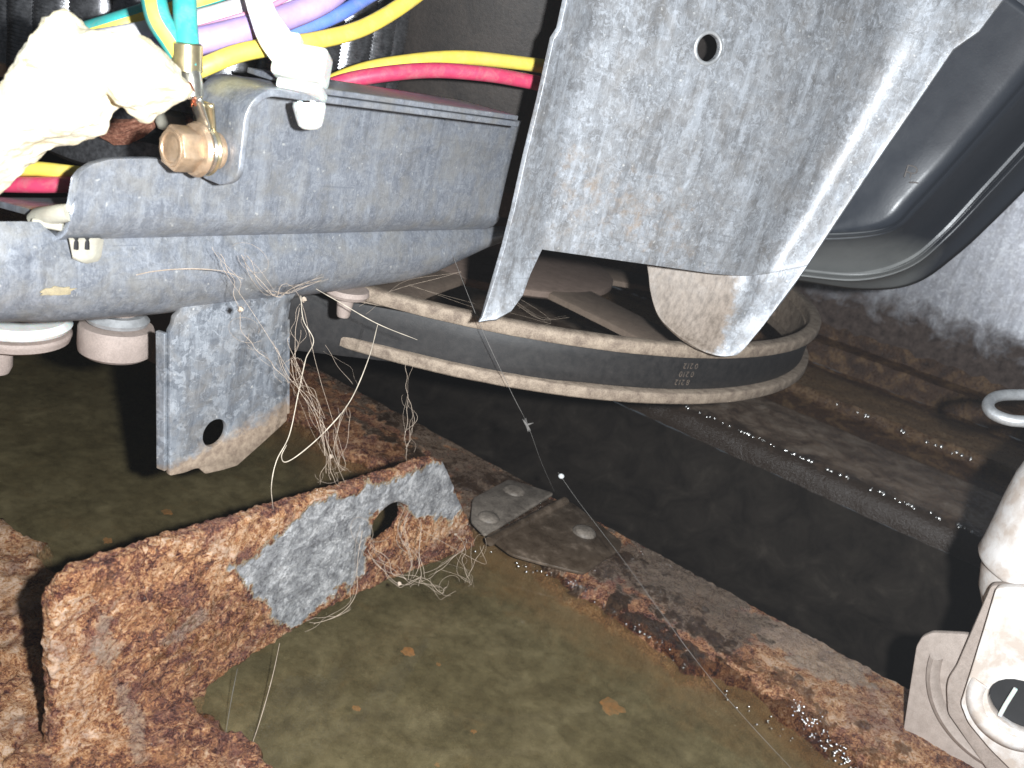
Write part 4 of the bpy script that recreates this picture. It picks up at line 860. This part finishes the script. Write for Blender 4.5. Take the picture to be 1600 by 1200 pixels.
# ================================================================== HINGE PLATE ON THE RAIL
hp = thing('anchor_plate', (32, 19, .6), 'small riveted anchor plates with folded seam on the near rail', 'plate')
def zpl(pts, z): return [tuple(onz(a, b, z)[:2]) for a, b in pts]
zp = .76
MAT['gplate'] = dusty('grey_dusty_plate', (.075, .060, .048), (.235, .20, .165), 1.0, .6, 1.1)
kwp = M('wet_brown_plate'); nn_ = kwp.noise(1.0, 7, .7, .2)
kwp.p(Base_Color=kwp.ramp(nn_, [(.38, (.050, .034, .022)), (.56, (.085, .060, .040)), (.66, (.15, .11, .078)), (.76, (.26, .17, .10))]), Roughness=kwp.ramp(nn_, [(.4, .24), (.65, .75)])); kwp.bump(kwp.noise(8, 4), .3, .05); MAT['wplate_b'] = kwp
blf = plate('back_leaf', [round_poly(zpl([(738, 780), (795, 750), (866, 772), (758, 838), (735, 815)], zp), .25)], .12, .03, lambda a, b, c: (a, b, zp + c), m_('gplate'), hp)
flf = plate('front_leaf', [round_poly(zpl([(758, 836), (892, 785), (972, 848), (970, 858), (912, 897), (858, 884), (800, 868)], zp - .05), .3)], .14, .03, lambda a, b, c: (a, b, zp - .06 + c), m_('wplate_b'), hp)
sa, sb = onz(766, 842, zp + .15), onz(884, 779, zp + .15)
V, F = tube_geo([sa + (sb - sa) * i / 10 for i in range(11)], [.24] * 11, 14); V = np.array(V); V[:, 2] = zp + .02 + (V[:, 2] - zp - .15) * .8; mk('folded_seam', V, F, m_('wplate_b'), hp, 60)
for (a, b, r) in ((804, 764, .55), (764, 806, .5), (914, 828, .55)):
    p = onz(a, b, zp + .15); V, F = lathe_geo((p[0], p[1], zp), [(0, .22), (r * .55, .21), (r * .85, .16), (r, .06), (r, -.1)], 28); mk('rivet', V, F, m_('gplate'), flf if a > 900 else blf)
ob_ = onz(795, 866, .35); 

# ================================================================== WHITE PLASTIC COLUMN AT RIGHT
col = thing('plastic_housing', at(1640, 1250, 30), 'white plastic housing with domed cap and dark socket at lower right', 'housing')
ax_ = at(1645, 905, 31); kpx = 31 / FPX
def zpx(y): return (905 - y) * kpx * 1.05
V, F = lathe_geo(ax_, [(0, zpx(907)), (2.38, zpx(907)), (2.46, zpx(900)), (2.42, zpx(880)), (2.40, zpx(850)), (2.39, zpx(810)), (2.34, zpx(770)), (2.15, zpx(730)), (1.8, zpx(700)), (1.3, zpx(678)), (.7, zpx(664)), (0, zpx(658))], 64); mk('domed_cap', V, F, m_('wplastic'), col)
V, F = lathe_geo(ax_, [(2.2, zpx(903)), (2.16, zpx(925)), (1.98, zpx(955)), (1.6, zpx(985)), (.9, zpx(1008)), (0, zpx(1016))], 56); mk('ball_collar', V, F, m_('wplastic'), col)
xc = 31.6
def xpl(pts, x): return [tuple(onx(a, b, x)[[1, 2]]) for a, b in pts]
face = [(1556, 918), (1536, 985), (1516, 1050), (1500, 1100), (1512, 1130), (1545, 1170), (1590, 1215), (1640, 1260), (1760, 1260), (1760, 918)]
hx = xpl([(1596, 1104)], xc)[0]
fpn = plate('face_panel', [round_poly(xpl(face, xc), .15), ring2(hx[0], hx[1], 1.0, .85)], .44, .08, lambda a, b, c: (xc + .22 + c, a, b), m_('wplastic'), col)
side = [(1548, 914), (1494, 1040), (1481, 1060), (1478, 1075), (1480, 1115), (1560, 1230), (1600, 1290), (1760, 1290), (1760, 914)]
plate('rear_shell', [round_poly(xpl(side, xc + .45), .15)], .46, .1, lambda a, b, c: (xc + .68 + c, a, b), m_('wplate'), col)
V, F = lathe_geo((xc + .1, hx[0], hx[1]), [(.98, 0), (.98, .28), (.6, .30), (0, .31)], 32, axis=0); mk('socket', V, F, m_('dark'), fpn)
V, F = lathe_geo((xc - .02, hx[0] + .1, hx[1] - .1), [(1.0, .0), (1.25, -.04), (1.5, .02)], 40, axis=0, a0=-120, a1=10); solid(mk('socket_lip', V, F, m_('wplastic'), fpn), .08)
V, F = tube_geo([onx(1562, 1118, xc - .05), onx(1572, 1100, xc - .05), onx(1587, 1076, xc - .05)], .07, 8); mk('clip', V, F, m_('nylon'), fpn)
rc_ = xpl([(1596, 1092)], xc + .6)[0]
V, F = lathe_geo((xc + .6, rc_[0], rc_[1]), [(2.55, .35), (2.65, .08), (2.8, -.02), (2.95, .1), (3.0, .36)], 60, axis=0, a0=-110, a1=-4); mk('curved_ridge', V, F, m_('wplate'), col)
plt = [(1378, 1320), (1400, 1210), (1420, 1080), (1431, 1010), (1440, 995), (1456, 988), (1500, 990), (1600, 1000), (1640, 1320)]
plate('mounting_flange', [round_poly(xpl(plt, xc + .95), .12)], .3, .08, lambda a, b, c: (xc + 1.10 + c, a, b), m_('wplate'), col)
# ribs on flange rim
# wire loop
rp_ = []
for k in range(40):
    a = math.radians(25 + 320 * k / 39); rp_.append(at(1600 + 56 * math.cos(a) * -1 * -1, 641 - 22 * math.sin(a) + 3 * math.cos(a), 31.5 - 1.4 * math.sin(a) * -1))
loop = crom([at(1720, 612, 31.5), at(1650, 620, 32.2), at(1600, 617, 32.4), at(1560, 619, 32.2), at(1544, 630, 31.6), at(1550, 645, 30.9), at(1575, 656, 30.5), at(1610, 659, 30.3), at(1680, 660, 30.0), at(1740, 662, 30)], 10)
V, F = tube_geo(loop, .2, 16); mk('wire_loop', V, F, m_('steel'), None, 60, 'thick grey steel wire loop at the right edge above the white cap', 'wire loop')

# ================================================================== COBWEB, HAIRS, FLAKES
def strand(name, pts, r, mat, label, cat='strand', group=None, n=8):
    P_ = pxpath(pts, n); tt_ = np.linspace(0, 1, len(P_)); V, F = tube_geo(P_, r * (.45 + .55 * np.sin(math.pi * np.clip(tt_ * .9 + .08, 0, 1)) + .12 * np.sin(tt_ * 37)), 6); return mk(name, V, F, m_(mat), None, 60, label, cat, group)
strand('dry_stalk', [(590, 508, 29.5), (576, 560, 28.6), (548, 625, 27.8), (510, 672, 27.2), (470, 708, 26.8), (446, 722, 26.6), (440, 712, 26.6), (448, 695, 26.6)], .018, 'straw', 'long pale dry stalk hanging diagonally below the belt', 'stalk')
strand('dry_stalk', [(488, 448, 28.6), (530, 472, 29.2), (590, 506, 29.6), (652, 531, 30.2)], .016, 'straw', 'short pale dry stalk lying across the belt by the screw', 'stalk')
strand('hair_strand', [(478, 560, 26), (466, 615, 25.6), (452, 680, 25.4), (432, 720, 25.3), (424, 760, 25.2), (427, 796, 26)], .014, 'straw', 'thick curved hair dropping to the rusty bracket top edge', 'hair')
strand('hair_strand', [(470, 462, 24.5), (474, 500, 24.6), (490, 532, 24.8), (478, 560, 25), (470, 595, 25.2)], .012, 'straw', 'kinked hair beside the right flange of the hanging foot', 'hair')
strand('hair_strand', [(60, 452, 22.6), (120, 442, 22.8), (180, 437, 23.0), (240, 424, 23.3), (300, 420, 23.6), (350, 424, 23.9), (380, 436, 24.0)], .016, 'silk', 'thin hair lying along the lower trough of the bracket', 'hair')
strand('silk_thread', [(700, 380, 33), (735, 470, 33), (760, 530, 33.2), (800, 615, 34.5), (825, 665, 36), (845, 720, 38), (866, 768, 40)], .010, 'thread', 'grey silk thread running from the strut down to the anchor plate', 'thread')
strand('silk_thread', [(872, 738, 39), (905, 785, 38.6), (970, 870, 36.2), (1035, 960, 34), (1075, 1015, 32.6), (1120, 1072, 31), (1180, 1140, 29.2), (1250, 1215, 27.6)], .011, 'thread', 'grey silk thread slanting over the rail into the water', 'thread')
strand('silk_thread', [(437, 1005, 28.4), (425, 1060, 27.6), (405, 1130, 26.6), (384, 1190, 25.8)], .013, 'silk', 'fine silk thread from the rusty bracket into the pool', 'thread')
strand('silk_thread', [(371, 1045, 27.4), (362, 1090, 26.8), (352, 1150, 26)], .008, 'thread', 'faint silk thread left of the longer pool thread', 'thread')
def wig(pts, rng, amp):
    P_ = pxpath(pts, 7); n = len(P_); ph = [rng.uniform(0, 6.28) for _ in range(6)]; fr = [rng.uniform(.15, .5), rng.uniform(.5, 1.1), rng.uniform(.2, .6)]
    return [p + CR * amp * (math.sin(fr[0] * i + ph[0]) + .5 * math.sin(fr[1] * i + ph[1])) + CU * amp * .6 * math.sin(fr[2] * i + ph[2]) + CF * amp * math.sin(fr[1] * i + ph[3]) for i, p in enumerate(P_)]
def web(label, seeds, n, r, rngseed, mat='silk', spread=6, amp=.09, joined=True):
    rng = random.Random(rngseed); G = []
    for sd in seeds: G.append(tube_geo(wig(sd, rng, amp * .6), r * 1.2, 5))
    for k in range(n):
        base = rng.choice(seeds); i0 = rng.randint(0, max(0, len(base) - 3)); i1 = rng.randint(min(i0 + 2, len(base) - 1), len(base) - 1)
        pts = [(p[0] + rng.gauss(0, spread), p[1] + rng.gauss(0, spread), p[2] + rng.gauss(0, .2)) for p in base[i0:i1 + 1]]
        if rng.random() < .3:
            o2 = rng.choice(seeds); p2 = rng.choice(o2); pts[-1] = (p2[0] + rng.gauss(0, 3), p2[1] + rng.gauss(0, 3), p2[2])
        if len(pts) < 2: continue
        G.append(tube_geo(wig(pts, rng, amp), r * rng.uniform(.45, 1.1), 5))
    for k in range(n // 3):
        base = rng.choice(seeds); p = rng.choice(base); c = at(p[0] + rng.gauss(0, spread * 1.3), p[1] + rng.gauss(0, spread * 1.3), p[2]); a = rng.uniform(0, 6); rr = rng.uniform(.1, .38); u = CR * math.cos(a) + CU * math.sin(a); v = CF * .6 + CU * math.cos(a) * .7 - CR * math.sin(a) * .5
        G.append(tube_geo([c + rr * (1 + .1 * t) * (u * math.cos(t) + v * math.sin(t)) for t in np.linspace(0, rng.uniform(2, 6), 16)], r * .6, 5))
    V, F = join(G); return mk('cobweb', V, F, m_(mat), None, 60, label, 'cobweb', 'cobweb tangles', kind='stuff')
def knots(o, pts):
    rng = random.Random(5)
    for (a, b, d, r) in pts:
        c = at(a, b, d); V, F = lathe_geo(c, [(0, -r), (r * .7, -r * .6), (r, 0), (r * .6, r * .7), (0, r)], 10); V = np.array(V) + np.array([[rng.gauss(0, r * .2) for _ in range(3)] for _ in V])
        mk('lint_knot', V, F, m_('silk'), o, 60)
cw = web('tangled dusty cobweb trailing down from the hanging foot to the rusty bracket', [
    [(340, 395, 23.4), (362, 430, 23.6), (372, 470, 23.8), (382, 520, 24.4), (400, 545, 24.6), (425, 570, 24.8), (450, 600, 25)],
    [(430, 545, 24.8), (455, 590, 25), (480, 620, 25.4), (500, 660, 25.8), (512, 700, 26.4), (520, 740, 27), (532, 760, 27.6)],
    [(455, 560, 25), (470, 610, 25.2), (495, 655, 25.6), (505, 710, 26.4), (510, 740, 27)],
    [(470, 480, 25), (462, 520, 25), (458, 560, 25), (470, 600, 25.2)],
    [(380, 400, 24), (420, 455, 24.5), (445, 460, 25), (500, 440, 26)],
    [(540, 640, 27.2), (528, 680, 27.2), (525, 720, 27.4), (535, 735, 27.5)]], 30, .0055, 7)
knots(cw, [(376, 483, 23.7, .08), (475, 468, 25, .07), (517, 713, 26.7, .07)])
cw2 = web('stringy pale cobweb draped round the hole and end of the rusty bracket', [
    [(575, 858, 29.6), (590, 880, 29.8), (625, 912, 30.2), (660, 905, 30.8), (690, 925, 31.2), (700, 918, 31.4)],
    [(580, 850, 29.6), (600, 870, 29.9), (615, 895, 30), (632, 905, 30.4)],
    [(712, 835, 33), (725, 855, 33.4), (722, 880, 33.4), (735, 905, 33.4), (738, 915, 33.4)],
    [(755, 852, 34.6), (740, 880, 34), (735, 900, 33.6)], [(660, 820, 32), (655, 880, 31.6), (655, 915, 31.2)],
    [(638, 800, 31), (625, 840, 31), (645, 870, 31), (640, 905, 30.8)], [(722, 858, 33.2), (690, 885, 32.2), (670, 905, 31.4)],
    [(565, 830, 29), (560, 900, 29), (545, 945, 28.6), (510, 970, 28.2), (490, 975, 28)]], 26, .007, 12)
knots(cw2, [(712, 835, 33, .05), (624, 912, 30.2, .07)])
cw3 = web('thin silk hanging from the belt above the rusty bracket corner', [[(632, 570, 33), (634, 600, 32.6), (638, 640, 32.4), (636, 690, 32.4), (638, 722, 32.6)], [(634, 620, 32.5), (646, 650, 32.5), (644, 680, 32.4), (638, 700, 32.4)]], 4, .007, 3)
cw4 = web('faint silk strands across the belt behind the strut tip', [[(560, 480, 30), (640, 445, 32), (720, 425, 33)], [(510, 540, 30), (530, 570, 30), (550, 600, 30)], [(800, 470, 36), (850, 500, 37), (890, 495, 38)]], 5, .004, 9)
lb = at(877, 744, 39); V, F = lathe_geo(lb, [(0, -.12), (.1, -.08), (.14, 0), (.1, .08), (0, .12)], 12); V = np.array(V); V[:, 0] *= 1.0; mk('lint_speck', V, F, m_('lint'), None, 60, 'bright white lint speck caught on the thread above the anchor plate', 'lint')
lb = at(823, 664, 36); G = [tube_geo([lb + np.array([math.cos(a) * .0, 0, 0]), lb + (CR * math.cos(a) + CU * math.sin(a)) * .28], [.06, .008], 6) for a in (0.3, 1.7, 1.95, 2.2, 4.9, 5.1, 5.3)]; V, F = join(G); mk('lint_tuft', V, F, m_('thread'), None, 60, 'grey lint tuft on the thread below the pulley rim', 'lint')
rng = random.Random(11)
for (a, b, wpx, lab) in [(957, 1102, 19, 'largest orange rust flake floating on the murky water at right'), (637, 1016, 11, 'orange rust flake floating in the middle of the pool'), (558, 1104, 6, 'small ochre rust flake floating at lower left of the pool'), (741, 1140, 4, 'tiny red rust flake floating near the bottom edge'),
                        (686, 1035, 4, 'tiny red rust flake right of the middle orange flake'), (684, 1192, 4, 'tiny orange rust flake at the very bottom of the pool'), (262, 797, 8, 'dim brown rust flake in the dark water below the hanging foot'), (168, 842, 7, 'dim ochre rust flake in the dark water near the left floor')]:
    c = onz(a, b, .02); r = wpx / FPX * np.linalg.norm(c - CC) * 1.0; lp_ = []
    for k in range(16):
        t = 2 * math.pi * k / 16; rr = r * rng.uniform(.62, 1.15); lp_.append((c[0] + rr * math.cos(t), c[1] + rr * math.sin(t) * 1.1))
    plate('rust_flake', [lp_], .05, .012, lambda a_, b_, c_: (a_, b_, -.06 + c_), m_('flake'), None, label=lab, cat='flake', group='rust flakes on the water')

# metallic beads added to make the glints along the wet edges
MAT['bead'] = plain('glint_bead', (.85, .83, .80), .25, .95, 1.0, var=.1)
def beads(pts, n, r0, r1, jx, jy, seed):
    rng = random.Random(seed); G = []
    for i in range(n):
        t = rng.random() * (len(pts) - 1); k = int(t); f_ = t - k; p = np.array(pts[k]) * (1 - f_) + np.array(pts[min(k + 1, len(pts) - 1)]) * f_
        p = p + np.array([rng.gauss(0, jx), rng.gauss(0, jy), rng.uniform(0, .06)]); r = rng.uniform(r0, r1)
        G.append(lathe_geo(p, [(r, -r * .3), (r * .95, r * .25), (r * .6, r * .7), (0.001, r * .85)], 8))
    return G
G = beads([(54.45, 24, .75), (54.45, 16, .78), (54.4, 9, .78), (54.45, 3, .78)], 70, .04, .13, .10, .3, 1)
G += beads([(69.5, 16, .5), (69.4, 6, .5)], 16, .08, .16, .3, .6, 2)
G += beads([tuple(onz(a, b, .42)) for a, b in ((1240, 1100), (1270, 1130), (1300, 1170), (1330, 1205))], 90, .02, .06, .22, .3, 3)
G += beads([tuple(onz(a, b, .35)) for a, b in ((880, 905), (1000, 985), (1100, 1070), (1230, 1150))], 60, .015, .045, .18, .3, 4)
G += beads([tuple(onz(a, b, .3)) for a, b in ((745, 862), (800, 885), (850, 900))], 10, .03, .06, .2, .2, 5)
V, F = join(G); mk('glint_beads', V, F, MAT['bead'].m, None, 80, 'tiny metallic beads added for the glints along the wet rail edges', 'water beads', kind='stuff')

# thin haze volume added to imitate the veil of lens glare
kh = bpy.data.materials.new('veil_haze'); kh.use_nodes = True; kh.node_tree.nodes.clear()
ho = kh.node_tree.nodes.new('ShaderNodeOutputMaterial'); pv = kh.node_tree.nodes.new('ShaderNodeVolumePrincipled'); pv.inputs['Color'].default_value = (.95, .96, 1, 1); pv.inputs['Density'].default_value = .0075
kh.node_tree.links.new(pv.outputs[0], ho.inputs['Volume'])
V, F = box_geo((36, 31, 22), (61, 52, 30.5)); mk('haze', V, F, kh, None, 0, 'thin pale haze added to imitate lens glare from the flash', 'haze', kind='stuff')
